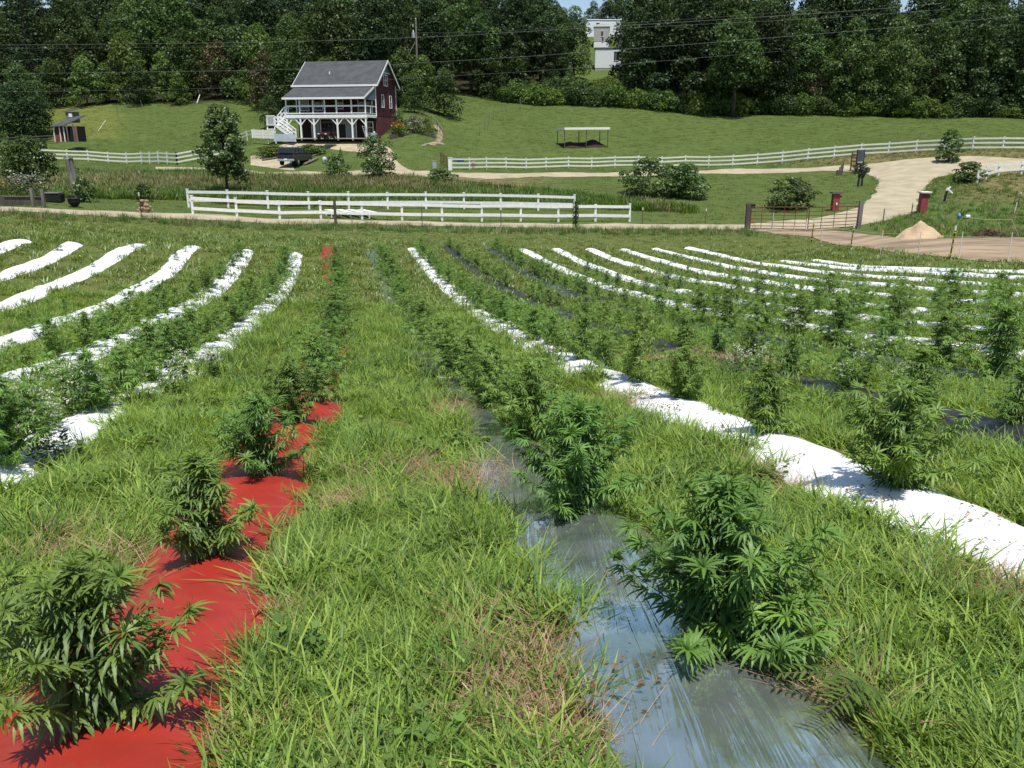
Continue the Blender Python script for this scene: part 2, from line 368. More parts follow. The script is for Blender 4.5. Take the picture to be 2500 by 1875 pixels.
# ------------------------------------------------------------------ roads: sheets draped on the ground
ROADS = []                        # polygons in plan, to keep the grass off them
def ribbon(name, left, right, material, lift=.05, ragged=.12, across=8, step=.5, seed=0, keep=True):
    """left/right: picture points of the two edges, near end first; the sheet runs between them"""
    A = [P(*p) for p in left]; B = [P(*p) for p in right]
    def resample(pts, n):
        pts = np.array([p[:2] for p in pts]); d = np.r_[0, np.cumsum(np.linalg.norm(np.diff(pts, axis=0), axis=1))]
        s = np.linspace(0, d[-1], n); return np.stack([pchip(d, pts[:, k], s) for k in (0, 1)], -1), d[-1]
    _, la = resample(A, 2); n = max(8, int(la / step))
    a, _ = resample(A, n); b, _ = resample(B, n); r = np.random.default_rng(seed)
    wv = lambda: np.convolve(r.normal(0, 1, n+10), np.ones(5)/2.2, 'same')[5:-5][:, None] * ragged
    dn = (b - a) / (np.linalg.norm(b - a, axis=1)[:, None] + 1e-9)
    a = a + dn*wv(); b = b + dn*wv()
    t = np.linspace(0, 1, across+1)[None, :, None]
    g = a[:, None]*(1-t) + b[:, None]*t
    z = H(g[..., 0], g[..., 1]) + lift; z[:, 0] -= lift*.6; z[:, -1] -= lift*.6
    V = np.concatenate([g, z[..., None]], -1).reshape(-1, 3)
    ix = np.arange(n*(across+1)).reshape(n, across+1)
    F = np.stack([ix[:-1,:-1], ix[:-1,1:], ix[1:,1:], ix[1:,:-1]], -1).reshape(-1, 4)
    me = np_mesh(name, V, F, material, smooth=True)
    if keep: ROADS.append(np.concatenate([a, b[::-1]]))
    return link_mesh(name, me)
def inpoly(poly, X, Y):
    c = np.zeros(X.shape, bool); n = len(poly); x = poly[:, 0]; y = poly[:, 1]; j = n-1
    for i in range(n):
        k = ((y[i] > Y) != (y[j] > Y)); xx = (x[j]-x[i])*(Y-y[i])/(y[j]-y[i]+1e-12)+x[i]
        c ^= k & (X < xx); j = i
    return c
def onroad(X, Y):
    c = np.zeros(X.shape, bool)
    for p in ROADS:
        b = (X > p[:,0].min()) & (X < p[:,0].max()) & (Y > p[:,1].min()) & (Y < p[:,1].max())
        if b.any():
            s = np.zeros(X.shape, bool); s[b] = inpoly(p, X[b], Y[b]); c |= s
    return c
# lane along the foot of the field
tag(ribbon('gravel_lane', [(-160,514),(0,517),(300,530),(640,545),(1000,551),(1300,557),(1560,559),(1840,560)],
           [(-160,500),(0,505),(300,517),(640,533),(1000,541),(1300,546),(1560,547),(1840,548)], M['gravel'], seed=1), kind='structure')
# yard behind the gates and the drive climbing to the upper road
tag(ribbon('gravel_drive', [(1830,566),(1900,566),(2000,562),(2110,548),(2200,529),(2240,500),(2258,470),(2275,440),(2330,424),(2450,417),(2700,412)],
           [(1830,546),(1900,541),(1990,532),(2080,512),(2120,488),(2139,460),(2140,438),(2115,423),(2095,416),(2095,409),(2110,402)], M['gravel'], lift=.06, seed=2, across=10), kind='structure')
tag(ribbon('upper_road', [(2620,416),(2420,414),(2250,415),(2110,420),(1960,420),(1750,424),(1500,431),(1250,434),(1120,433),(1010,432),(880,430),(700,427),(560,419),(470,416),(380,414)],
           [(2620,399),(2420,401),(2250,402),(2110,405),(1960,411),(1750,415),(1500,421),(1250,424),(1120,422),(1010,417),(880,417),(700,419),(560,412),(470,409),(380,408)], M['gravel'], seed=3), kind='structure')
# drive up to the farmhouse
tag(ribbon('house_drive', [(1060,428),(1010,418),(965,392),(955,370),(930,352),(900,347),(840,343),(760,344),(700,349)],
           [(985,422),(960,413),(925,398),(903,380),(880,372),(840,368),(780,362),(720,362),(650,372)], M['gravel'], seed=4), kind='structure')
tag(ribbon('truck_parking', [(612,404),(700,414),(720,416)], [(612,380),(640,378),(700,378)], M['gravel'], seed=5, ragged=.3), kind='structure')
# trodden dirt yard on the right
tag(ribbon('dirt_yard', [(1835,560),(1900,572),(1980,583),(2060,598),(2150,612),(2250,625),(2360,636),(2500,642),(2700,646)],
           [(1850,557),(2000,562),(2060,566),(2120,573),(2190,580),(2280,584),(2360,583),(2500,580),(2700,580)], M['dirt'], lift=.055, seed=6, ragged=.2, across=14), kind='structure')
tag(ribbon('brick_path', [(1040,353),(1065,341),(1068,322),(1058,306)], [(1060,356),(1080,340),(1078,320),(1066,305)], M['dirt'], seed=7, ragged=.05, across=4), kind='structure')
tag(ribbon('hill_drive', [(1320,220),(1345,219),(1370,222)], [(1320,214),(1345,215),(1370,218)], M['concrete'], seed=8, ragged=.05, across=3, keep=False), kind='structure')

# ------------------------------------------------------------------ planted beds covered in plastic film
HD = -0.16488516; CH, SH = math.cos(HD), math.sin(HD); CQ = (-0.85418596, -0.0901139, -0.09006978); SP_ = 1.83
MEAS = {-1:[(116,1081),(367,958),(494,869),(559,822),(613,776),(669,722),(706,680),(716,618)],
-2:[(598,612),(570,662),(527,703),(498,730),(436,760),(363,787),(301,826),(222,865),(145,896),(39,926)],
-3:[(463,602),(440,645),(397,672),(359,695),(289,734),(216,764),(135,791),(58,822)],
-4:[(336,599),(293,626),(228,656),(154,687),(89,714),(31,745)],
-5:[(181,595),(147,618),(112,637),(66,653),(15,672)],
-6:[(56,590),(31,593),(5,606)],
0:[(804,606),(804,637),(800,892),(765,961),(715,1054),(640,1138),(507,1363),(452,1485),(360,1607),(263,1810)],
1:[(917,610),(997,795),(1039,845),(1090,926),(1109,953),(1170,1038),(1367,1241),(1533,1444),(1652,1628),(1850,1875)],
2:[(1012,608),(1032,637),(1117,714),(1174,770),(1232,799),(1267,818),(1348,863),(1484,934),(1593,967),(1729,1037),(1945,1117),(2165,1225)],
3:[(1090,602),(1128,633),(1425,788),(1609,842),(1815,907),(1978,940),(2385,1059)],
4:[(1194,606),(1309,676),(1356,703),(1788,815),(1924,839),(2092,875),(2168,891),(2450,940)],
5:[(1275,610),(1313,629),(1363,653),(1441,687),(1501,706),(1593,731),(1734,763),(1940,793),(2081,818),(2466,869)],
6:[(1360,609),(1408,636),(1463,655),(1528,682),(1625,706),(1924,755),(2059,772),(2331,799),(2466,818)],
7:[(1438,609),(1517,639),(1604,666),(1680,685),(1767,698),(1842,709),(1929,723),(2005,734),(2125,750),(2239,761),(2358,772)],
8:[(1522,610),(1604,636),(1701,660),(1761,674),(1897,693),(2060,715),(2168,723),(2331,736),(2466,744)],
9:[(1598,609),(1669,625),(1761,647),(1842,663),(1951,679),(2060,690),(2195,701),(2385,717)],
10:[(1674,606),(1761,622),(1870,647),(1951,658),(2060,671),(2179,679),(2331,690),(2488,700)],
11:[(1908,639),(2005,650),(2114,658),(2249,668),(2466,677)],
12:[(1989,636),(2060,647),(2168,657),(2304,661),(2488,663)]}
def cfun(t): return CQ[0] + CQ[1]*(t/20)**2 + CQ[2]*(t/20)**3
def to_tn(X, Y): return X*SH + Y*CH, X*CH - Y*SH
def to_xy(t, n): return n*CH + t*SH, -n*SH + t*CH
ROW = {}
for i, pts in MEAS.items():
    tn = []
    for p in pts:
        v = P(*p); t, n = to_tn(v.x, v.y); tn.append((t, n - cfun(t) - SP_*i))
    tn.sort(); t = np.array([a for a, _ in tn]); e = np.array([b for _, b in tn])
    if len(e) > 3: e = np.convolve(np.r_[e[0], e, e[-1]], [.25,.5,.25], 'valid')
    ROW[i] = (t, e)
def row_n(i, t):
    tt, e = ROW[i]; return cfun(np.asarray(t, float)) + SP_*i + np.interp(t, tt, e)
def row_xy(i, t, off=0.0): return to_xy(t, row_n(i, t) + off)
def row_t0(i):
    t = float(ROW[i][0][-1])
    while t > -1.0:
        x, y = row_xy(i, t)
        if y < 1.2: break
        q = proj(x, y, float(H(x, y)))
        if abs(x) > .66*y + 2.6: break
        t -= .25
    return t
T0 = {i: row_t0(i) for i in ROW}; T1 = {i: float(ROW[i][0][-1]) for i in ROW}
HWID = {0:.345, 1:.375, 2:.34, 3:.3, 4:.3, -1:.33, -2:.34, -3:.31, -4:.31, -5:.31, -6:.34}
def hwid(i): return HWID.get(i, .27 if i < 9 else .235)
BARE = {0:([0,8,11,14,33,34.5],[.35,.32,.14,-.2,-.2,.24]), 1:([0,3.6,5.5,9,14],[.385,.35,.24,.16,.13]), 2:([0,5,8,11,18,30,35],[.34,.31,.25,.19,.13,.1,.2]), 3:([0,6,10,30],[.3,.26,.14,.13]), 4:([0,8,14,30],[.3,.24,.14,.12]),
 -1:([0,8,12,20,33],[.32,.26,.14,.1,.08]), -2:([0,14,22,30],[.31,.26,.18,.16]), -3:([0,30],[.25,.23]), 5:([0,20,40],[.27,.2,.24])}
def bare_w(i, t):
    t = np.asarray(t, float); b = np.interp(t, *BARE[i]) if i in BARE else np.full(np.shape(t), hwid(i)*.86)
    nz = np.sin(t*1.9+i*2.1)*np.sin(t*.83+i) + .6*np.sin(t*4.3+i*1.3)
    return b*(1 + smooth(5, 10, t)*(.28 if i > 4 or i < -2 else .5)*nz)
def beddist(X, Y):                # distance past the edge of the nearest bed (negative = on it)
    t, n = to_tn(X, Y); d = np.full(X.shape, 9.0); which = np.full(X.shape, -99)
    for i in ROW:
        k = np.abs(n - row_n(i, t)) - bare_w(i, t); k = np.where((t < T0[i]) | (t > T1[i]), 9, k)
        which = np.where(k < d, i, which); d = np.minimum(d, k)
    return d, which
def film(name, c1, c2, rough, metal=0.0, bump=.3, spec=.5, wr=(11,.8), soil=.35):
    m = bpy.data.materials.new(name); nt = nodes(m); N = nt.nodes; L = nt.links
    out = N.new('ShaderNodeOutputMaterial'); bs = N.new('ShaderNodeBsdfPrincipled'); L.new(bs.outputs[0], out.inputs[0])
    bs.inputs['Metallic'].default_value = metal; bs.inputs['Specular IOR Level'].default_value = spec
    tc = N.new('ShaderNodeTexCoord'); mp = N.new('ShaderNodeMapping'); mp.inputs['Rotation'].default_value = (0, 0, HD); mp.inputs['Scale'].default_value = (wr[0], wr[1], 1)
    L.new(tc.outputs['Object'], mp.inputs[0])
    a = N.new('ShaderNodeTexNoise'); a.inputs['Scale'].default_value = 1; a.inputs['Detail'].default_value = 3; a.inputs['Distortion'].default_value = .6; L.new(mp.outputs[0], a.inputs[0])
    b = N.new('ShaderNodeTexNoise'); b.inputs['Scale'].default_value = 3.5; b.inputs['Detail'].default_value = 5; L.new(tc.outputs['Object'], b.inputs[0])
    ad = N.new('ShaderNodeMath'); ad.operation = 'MULTIPLY_ADD'; ad.inputs[1].default_value = .25; L.new(b.outputs[0], ad.inputs[0]); L.new(a.outputs[0], ad.inputs[2])
    bp = N.new('ShaderNodeBump'); bp.inputs['Strength'].default_value = bump; bp.inputs['Distance'].default_value = .03
    L.new(ad.outputs[0], bp.inputs['Height']); L.new(bp.outputs[0], bs.inputs['Normal'])
    mr = N.new('ShaderNodeMapRange'); mr.inputs[1].default_value = .42; mr.inputs[2].default_value = .6; L.new(b.outputs[0], mr.inputs[0])
    mx = N.new('ShaderNodeMix'); mx.data_type = 'RGBA'; mx.inputs[6].default_value = (*c1, 1); mx.inputs[7].default_value = (*c2, 1)
    L.new(mr.outputs[0], mx.inputs[0])
    c = N.new('ShaderNodeTexNoise'); c.inputs['Scale'].default_value = 1.1; c.inputs['Detail'].default_value = 9; c.inputs['Roughness'].default_value = .72; L.new(tc.outputs['Object'], c.inputs[0])
    mc = N.new('ShaderNodeMapRange'); mc.inputs[1].default_value = .56; mc.inputs[2].default_value = .74; mc.inputs[4].default_value = soil; L.new(c.outputs[0], mc.inputs[0])
    my = N.new('ShaderNodeMix'); my.data_type = 'RGBA'; my.inputs[7].default_value = (.2, .14, .085, 1); L.new(mx.outputs[2], my.inputs[6]); L.new(mc.outputs[0], my.inputs[0]); L.new(my.outputs[2], bs.inputs['Base Color'])
    m2 = N.new('ShaderNodeMapRange'); m2.inputs[3].default_value = rough*.7; m2.inputs[4].default_value = rough*1.4; L.new(b.outputs[0], m2.inputs[0]); L.new(m2.outputs[0], bs.inputs['Roughness'])
    return m
M['film_white'] = film('white_film', (.82,.83,.84), (.74,.75,.76), .45, bump=.6, wr=(6,2.5), soil=.22)
M['film_red'] = film('red_film', (.34,.03,.019), (.28,.026,.017), .42, bump=.55, wr=(4,2.2), spec=.3, soil=.45)
M['film_silver'] = film('silver_film', (.6,.67,.63), (.4,.5,.42), .06, metal=.84, bump=.75, wr=(18,.9), soil=.1)
M['film_black'] = film('black_film', (.02,.019,.021), (.035,.032,.032), .4, bump=.4)
M['film_green'] = film('olive_film', (.07,.09,.075), (.05,.065,.055), .38, bump=.3)
BEDM = {0:'film_red', 1:'film_silver', 3:'film_black', 4:'film_green'}
BEDL = {0:'red plastic mulch bed at the left foreground', 1:'silver reflective plastic mulch bed in the middle foreground',
 3:'black plastic mulch bed to the right of the wide white one', 4:'dull green plastic mulch bed between the black one and the white ones',
 2:'wide white plastic mulch bed right of the silver one', 5:'white plastic mulch bed next to the dull green one',
 -1:'white plastic mulch bed just left of the red one', -2:'second white plastic mulch bed left of the red one',
 -3:'third white plastic mulch bed left of the red one', -4:'fourth white plastic mulch bed left of the red one',
 -5:'fifth white plastic mulch bed left of the red one', -6:'short white plastic mulch bed at the left edge of the photo'}
ordn = ['first','second','third','fourth','fifth','sixth','seventh','eighth','ninth','tenth','eleventh','twelfth','thirteenth','fourteenth','fifteenth','sixteenth','seventeenth','eighteenth','nineteenth','twentieth',
 'twenty-first','twenty-second','twenty-third','twenty-fourth','twenty-fifth','twenty-sixth','twenty-seventh','twenty-eighth','twenty-ninth','thirtieth','thirty-first','thirty-second','thirty-third','thirty-fourth','thirty-fifth','thirty-sixth','thirty-seventh','thirty-eighth','thirty-ninth','fortieth']
for i in range(6, 13): BEDL[i] = 'white plastic mulch bed, %s one on the right counted from the dull green bed' % ordn[i-5]
BEDS = {}
def bedz(i, t, off):              # height of the film above the ground
    w = hwid(i) * 1.12; u = min(abs(off)/w, 1.0)
    return .1 * (1 - u**2.6) - .02
for i in ROW:
    t = np.arange(T0[i], T1[i]+.01, .2); n = len(t); K = 13; r = np.random.default_rng(100+i)
    w = hwid(i)*1.12*(1 + np.interp(t, np.arange(t[0], t[-1]+1, .7), r.normal(0, .05, len(np.arange(t[0], t[-1]+1, .7)))))
    u = np.linspace(-1, 1, K)
    off = w[:, None]*u[None]; nn = row_n(i, t)[:, None] + off
    X, Y = to_xy(np.repeat(t[:, None], K, 1), nn)
    nz = np.interp(t, np.arange(t[0], t[-1]+1, .6), r.normal(0, .014, len(np.arange(t[0], t[-1]+1, .6))))
    fold = np.convolve(r.normal(0, 1, n+6), [.3,.5,.3], 'same')[3:-3]
    Z = H(X, Y) + .1*(1-np.abs(u)[None]**2.6)*(1+nz[:, None]*3.5) - .02 + r.normal(0, .0035, X.shape) + (fold[:, None]*np.cos(u*1.5+r.uniform(-1,1,n)[:, None])*.006 if i != 1 else 0)
    if i in (3, 4): Z += .012
    Vv = np.stack([X, Y, Z], -1).reshape(-1, 3); ix = np.arange(n*K).reshape(n, K)
    F = np.stack([ix[:-1,:-1], ix[:-1,1:], ix[1:,1:], ix[1:,:-1]], -1).reshape(-1, 4)
    o = link_mesh('mulch_bed', np_mesh('mulch_bed', Vv, F, M[BEDM.get(i, 'film_white')], smooth=True))
    BEDS[i] = tag(o, BEDL[i], 'mulch bed', 'plastic covered planting beds')

def film_z(X, Y):                 # height of the raised film at plan points
    t, n = to_tn(X, Y); z = np.zeros(np.shape(X))
    for i in ROW:
        u = np.abs(n - row_n(i, t)) / (hwid(i)*1.12); k = (u < 1) & (t > T0[i]) & (t < T1[i])
        z = np.where(k, .1*(1-np.minimum(u,1)**2.6) - .02, z)
    return np.maximum(z, 0)
# ------------------------------------------------------------------ leafy plants
def frame(d, up=(0,0,1)):
    d = np.asarray(d, float); d = d/np.linalg.norm(d); u = np.asarray(up, float)
    s = np.cross(d, u)
    if np.linalg.norm(s) < 1e-3: s = np.cross(d, [1, .1, 0])
    s = s/np.linalg.norm(s); return d, s, np.cross(s, d)
def leaflet_tpl(serr):
    if serr:
        n = 15; s = np.linspace(0, 1, n)
        w = np.sin(np.pi*np.minimum(s**.75, 1))**.9 * .085; w[0] = .008; w[-1] = 0
        w = w * np.where(np.arange(n) % 2 == 0, 1.0, .74); sh = np.where(np.arange(n) % 2 == 0, .0, .025)
    else:
        s = np.array([0, .3, .65, 1.]); w = np.array([.012, .085, .065, 0]); sh = 0*s; n = 4
    V = []
    for k in range(n):
        V += [(s[k]+sh[k], -w[k], .3*w[k]), (s[k], 0, 0), (s[k]+sh[k], w[k], .3*w[k])]
    F = []
    for k in range(n-1):
        a = 3*k; F += [(a, a+3, a+4, a+1), (a+1, a+4, a+5, a+2)]
    return np.array(V), np.array(F)
TPL = {True: leaflet_tpl(True), False: leaflet_tpl(False)}
LANG = {7: ([0, 27, -27, 55, -55, 92, -92], [1, .93, .93, .74, .74, .42, .42]), 5: ([0, 32, -32, 68, -68], [1, .86, .86, .52, .52]), 3: ([0, 38, -38], [1, .75, .75])}
def add_leaf(Vs, Fs, Ts, o, d, up, L, nl, droop, serr, tone, r, wid=1.0):
    d, s, u = frame(d, up); TV, TF = TPL[serr]
    for a, l in zip(*LANG[nl]):
        a = math.radians(a + r.uniform(-5, 5)); l = L*l*r.uniform(.9, 1.08)
        dd = d*math.cos(a) + s*math.sin(a); ss = -d*math.sin(a) + s*math.cos(a)
        x = TV[:, 0:1]*l; y = TV[:, 1:2]*l*wid; z = TV[:, 2:3]*l - droop*l*TV[:, 0:1]**2
        V = o + dd*(x*(1-.25*droop*TV[:, 0:1]**2)) + ss*y + u*z
        n = len(Vs) and sum(len(v) for v in Vs)
        Vs.append(V); Fs.append(TF + Vs_off[0]); Vs_off[0] += len(V)
        Ts.append(np.full(len(V), np.clip(tone + r.normal(0, .07), 0, 1)))
Vs_off = [0]
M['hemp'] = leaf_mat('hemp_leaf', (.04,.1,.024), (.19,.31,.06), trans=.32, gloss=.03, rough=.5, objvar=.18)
M['hemp_stem'] = mat('hemp_stem', (.09,.14,.04), (.06,.1,.03), .6, 10)
def hemp_mesh(h, rad, serr, seed, dense=1.0, leafL=.105, low=.03):
    """bushy plant: leaning stem, opposite side branches that arch up, palmate leaves, upright leafy tips"""
    r = np.random.default_rng(seed); Vs, Fs, Ts = [], [], []; Vs_off[0] = 0; st = MB()
    nn = max(6, int(h/.047*dense)); lean = r.normal(0, .05, 2)
    def spt(f): return np.array([lean[0]*h*f*f + .012*math.sin(f*9), lean[1]*h*f*f + .012*math.cos(f*8), f*h])
    st.tube([spt(f) for f in np.linspace(0, .98, 8)], [max(.0018, .0075*h/.7*(1-f)) for f in np.linspace(0, .98, 8)], 6)
    az = r.uniform(0, 6.28)
    for k in range(nn):
        f = (k+.5)/nn; az += math.pi/2 + r.normal(0, .3); base = spt(low + f*(.95-low))
        prof = rad * (1.0 - .95*f**1.45) * (.92 + .28*min(f/.2, 1)) * 1.0
        for sgn in (0, math.pi):
            a = az + sgn + r.normal(0, .2); bl = prof*r.uniform(.66, 1.02) - leafL*.35
            bl = max(bl, .012); out = np.array([math.cos(a), math.sin(a), 0.])
            el = math.radians(12 + 42*f + r.normal(0, 9)); pts = []
            for q in np.linspace(0, 1, 5):
                pts.append(base + out*bl*q*math.cos(el) + np.array([0, 0, 1])*bl*(math.sin(el)*q + .3*q*q))
            if bl > .05: st.tube(pts, [.0032, .003, .0025, .002, .0012], 4, cap=False)
            m = max(1, int(bl/.036*dense))
            if f < .9:
                pd = out*.9 + np.array([0, 0, .1]); o = base + pd*.04
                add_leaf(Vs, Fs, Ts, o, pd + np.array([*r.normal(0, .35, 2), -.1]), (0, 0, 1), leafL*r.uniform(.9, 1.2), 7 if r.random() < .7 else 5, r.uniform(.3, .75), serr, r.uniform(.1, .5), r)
            for j in range(m):
                q = (j+.7)/m; ii = min(int(q*4), 3); fr = min(q*4-ii, 1); p = pts[ii]*(1-fr) + pts[ii+1]*fr
                for sd in (0, math.pi):
                    a2 = a + (math.pi/2 if j % 2 else .5) + sd + r.normal(0, .45)
                    d = np.array([math.cos(a2), math.sin(a2), r.uniform(-.25, .4)]) + out*.55
                    l = leafL*(1.0-.35*q)*(1-.3*f)*r.uniform(.7, 1.1)
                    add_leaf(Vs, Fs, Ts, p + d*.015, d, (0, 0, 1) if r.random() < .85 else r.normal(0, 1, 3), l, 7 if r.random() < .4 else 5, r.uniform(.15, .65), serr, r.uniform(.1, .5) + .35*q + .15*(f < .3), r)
            for j in range(5):
                a2 = r.uniform(0, 6.28); d = np.array([math.cos(a2)*.8, math.sin(a2)*.8, .35+.22*j]) + out*.35
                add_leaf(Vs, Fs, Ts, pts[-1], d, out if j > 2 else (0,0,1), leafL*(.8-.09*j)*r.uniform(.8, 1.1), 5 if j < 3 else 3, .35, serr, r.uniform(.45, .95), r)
    top = spt(.95)
    for j in range(11):
        a2 = j*2.4; d = np.array([math.cos(a2)*.75, math.sin(a2)*.75, .2+j*.11])
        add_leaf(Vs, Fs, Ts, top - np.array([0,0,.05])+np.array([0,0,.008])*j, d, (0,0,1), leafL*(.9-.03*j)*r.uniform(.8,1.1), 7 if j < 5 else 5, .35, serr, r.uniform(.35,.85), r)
    V = np.concatenate(Vs); F = np.concatenate(Fs); T = np.concatenate(Ts)
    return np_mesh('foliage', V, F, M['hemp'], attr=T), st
def make_hemp(variant, loc, rz, s, label, group='hemp plants growing through the plastic beds'):
    o = empty('hemp_plant', loc, label, 'hemp plant', group, rz, s)
    fo, stm = variant
    link_mesh('foliage', fo, o); link_mesh('stem', stm, o)
    return o
def variant(h, rad, serr, seed, **k):
    fo, st = hemp_mesh(h, rad, serr, seed, **k)
    me = bpy.data.meshes.new('stem'); me.from_pydata(st.v, [], st.f); me.materials.append(M['hemp_stem']); me.update()
    return (fo, me)
NEAR = {}
# foreground plants one by one: row, picture point of the foot, height, radius
FORE = [
 (0, (235,1805), .50, .36, 'biggest hemp plant at the bottom left corner standing on the red bed'),
 (0, (512,1385), .48, .32, 'hemp plant casting shadow on bare red film, behind the big corner plant'),
 (0, (640,1180), .52, .38, 'third hemp plant from the camera on the red bed'),
 (0, (712,1052), .55, .38, 'fourth hemp plant from the camera on the red bed'),
 (1, (1735,1600), .56, .40, 'large hemp plant nearest the camera on the silver bed'),
 (1, (1885,1650), .22, .22, 'low leafy hemp shoot at the right foot of the large plant on the silver bed'),
 (1, (1400,1275), .58, .46, 'second hemp plant from the camera on the silver bed'),
 (1, (1290,1085), .62, .5, 'third hemp plant from the camera on the silver bed'),
 (1, (1195,1005), .6, .48, 'fourth hemp plant from the camera on the silver bed'),
 (2, (1862,1078), .54, .27, 'slim hemp plant on the wide white bed, farther of the two standing apart'),
 (2, (2170,1222), .62, .44, 'bushy hemp plant on the wide white bed casting a blue shadow on the film'),
 (2, (1665,990), .52, .38, 'third hemp plant from the right edge on the wide white bed'),
 (-1, (10,1150), .66, .46, 'dark hemp plant cut by the left edge on the nearest white bed'),
]
used = {i: [] for i in ROW}
for k, (i, p, h, rad, lab) in enumerate(FORE):
    v = P(*p); t, n = to_tn(v.x, v.y); used[i].append(t)
    off = n - float(row_n(i, t)); vv = variant(h, rad, v.y < 5.6, 500+k, dense=1.5, leafL=.118 if v.y < 5 else .112, low=.02)
    z = float(H(v.x, v.y)) + bedz(i, t, off)
    make_hemp(vv, (v.x, v.y, z), 0, 1, lab)
BIG = [variant(h, rad, False, 40+k, dense=.8, leafL=.135) for k, (h, rad) in enumerate([(.54,.56), (.6,.6), (.48,.52), (.56,.58), (.64,.58), (.52,.56)])]
SML = [variant(h, rad, False, 60+k, dense=.8, leafL=.085) for k, (h, rad) in enumerate([(.3,.13), (.34,.15), (.26,.12)])]
rowname = {0:'the red bed', 1:'the silver bed', 2:'the wide white bed', 3:'the black bed', 4:'the green bed', 5:'the white bed beside the green bed',
           -1:'the white bed left of the red bed', -2:'the second white bed left of red', -3:'the third white bed left of red', -4:'the fourth white bed left of red', -5:'the fifth white bed left of red'}
for i in range(6, 13): rowname[i] = 'the %s white bed right of green' % ordn[i-5]
# row: spacing, size law (t -> scale, probability, small?), sideways offset
PLAN = {0:(1.12, lambda t:(.95 if t < 22 else 1.02, 1.0, 0), .12), 1:(1.12, lambda t:(1.0, 1.0, 0), .1), 2:(1.12, lambda t:(1.0, 1.0, 0), .08),
 3:(1.2, lambda t:(.95 if t < 14 else .88, .95, 0), .1), 4:(1.2, lambda t:(1.12 if t < 16 else .92, .95, 0), .05),
 5:(1.25, lambda t:(1.15 if t < 14 else (.85 if t < 30 else .95), 1 if t < 30 else .8, 0 if t < 31 else 1), .0),
 6:(1.3, lambda t:(1.1 if t < 22 else .9, 1 if t < 27 else .8, 0 if t < 27 else 1), .0),
 7:(1.5, lambda t:(1.1 if t < 19 else 1.2, .9 if t < 22 else .6, 0 if t < 21 else 1), .0),
 8:(1.6, lambda t:(.95 if t < 16 else 1.3, .6, 0 if t < 18 else 1), 0), 9:(1.7, lambda t:(1.2, .55, 1), 0), 10:(2.0, lambda t:(1.1, .5, 1), 0),
 11:(2.4, lambda t:(1.0, .5, 1), 0), 12:(2.6, lambda t:(.9, .4, 1), 0),
 -1:(1.05, lambda t:(1.08 if t < 18 else 1.0, 1.0, 0), -.14), -2:(1.12, lambda t:(1.0 if t < 20 else .85, .9, 0), -.12),
 -3:(2.0, lambda t:(1.1, .75, 1), 0), -4:(2.6, lambda t:(.9, .5, 1), 0), -5:(2.4, lambda t:(1.2, .5, 1), 0)}
hr = np.random.default_rng(21); PLANTS = []
for i in PLAN:
    sp, law, off = PLAN[i]
    start = max(T0[i], max(used[i]) + sp if used[i] else T0[i]); t = start + .1; c = len(used[i])
    end = T1[i] - (2.6 if i == 0 else (1.2 if i in (2, -1, 1) else .5)); 
    while t < end:
        s, pr, sm = law(t); x, y = row_xy(i, t, off + hr.normal(0, .05)); x = float(x); y = float(y); z = float(H(x, y)); q = proj(x, y, z)
        if hr.random() < pr and -150 < q[0] < 2640 and y > 1.4:
            vset = SML if sm else BIG; vv = vset[hr.integers(len(vset))]; sc = s*hr.uniform(.82, 1.16); c += 1
            if hr.random() < .04 and not sm: sc *= .6
            tt, nn = to_tn(x, y); off2 = nn - float(row_n(i, tt))
            lab = '%shemp plant on %s, %s from the camera' % ('tiny ' if sm else '', rowname[i], ordn[min(c-1, 39)])
            make_hemp(vv, (x, y, z + bedz(i, tt, off2) - .01), hr.uniform(0, 6.28), sc, lab); PLANTS.append((x, y, .3*sc))
        t += sp*hr.uniform(.85, 1.15)
print('hemp', len(PLANTS) + len(FORE))
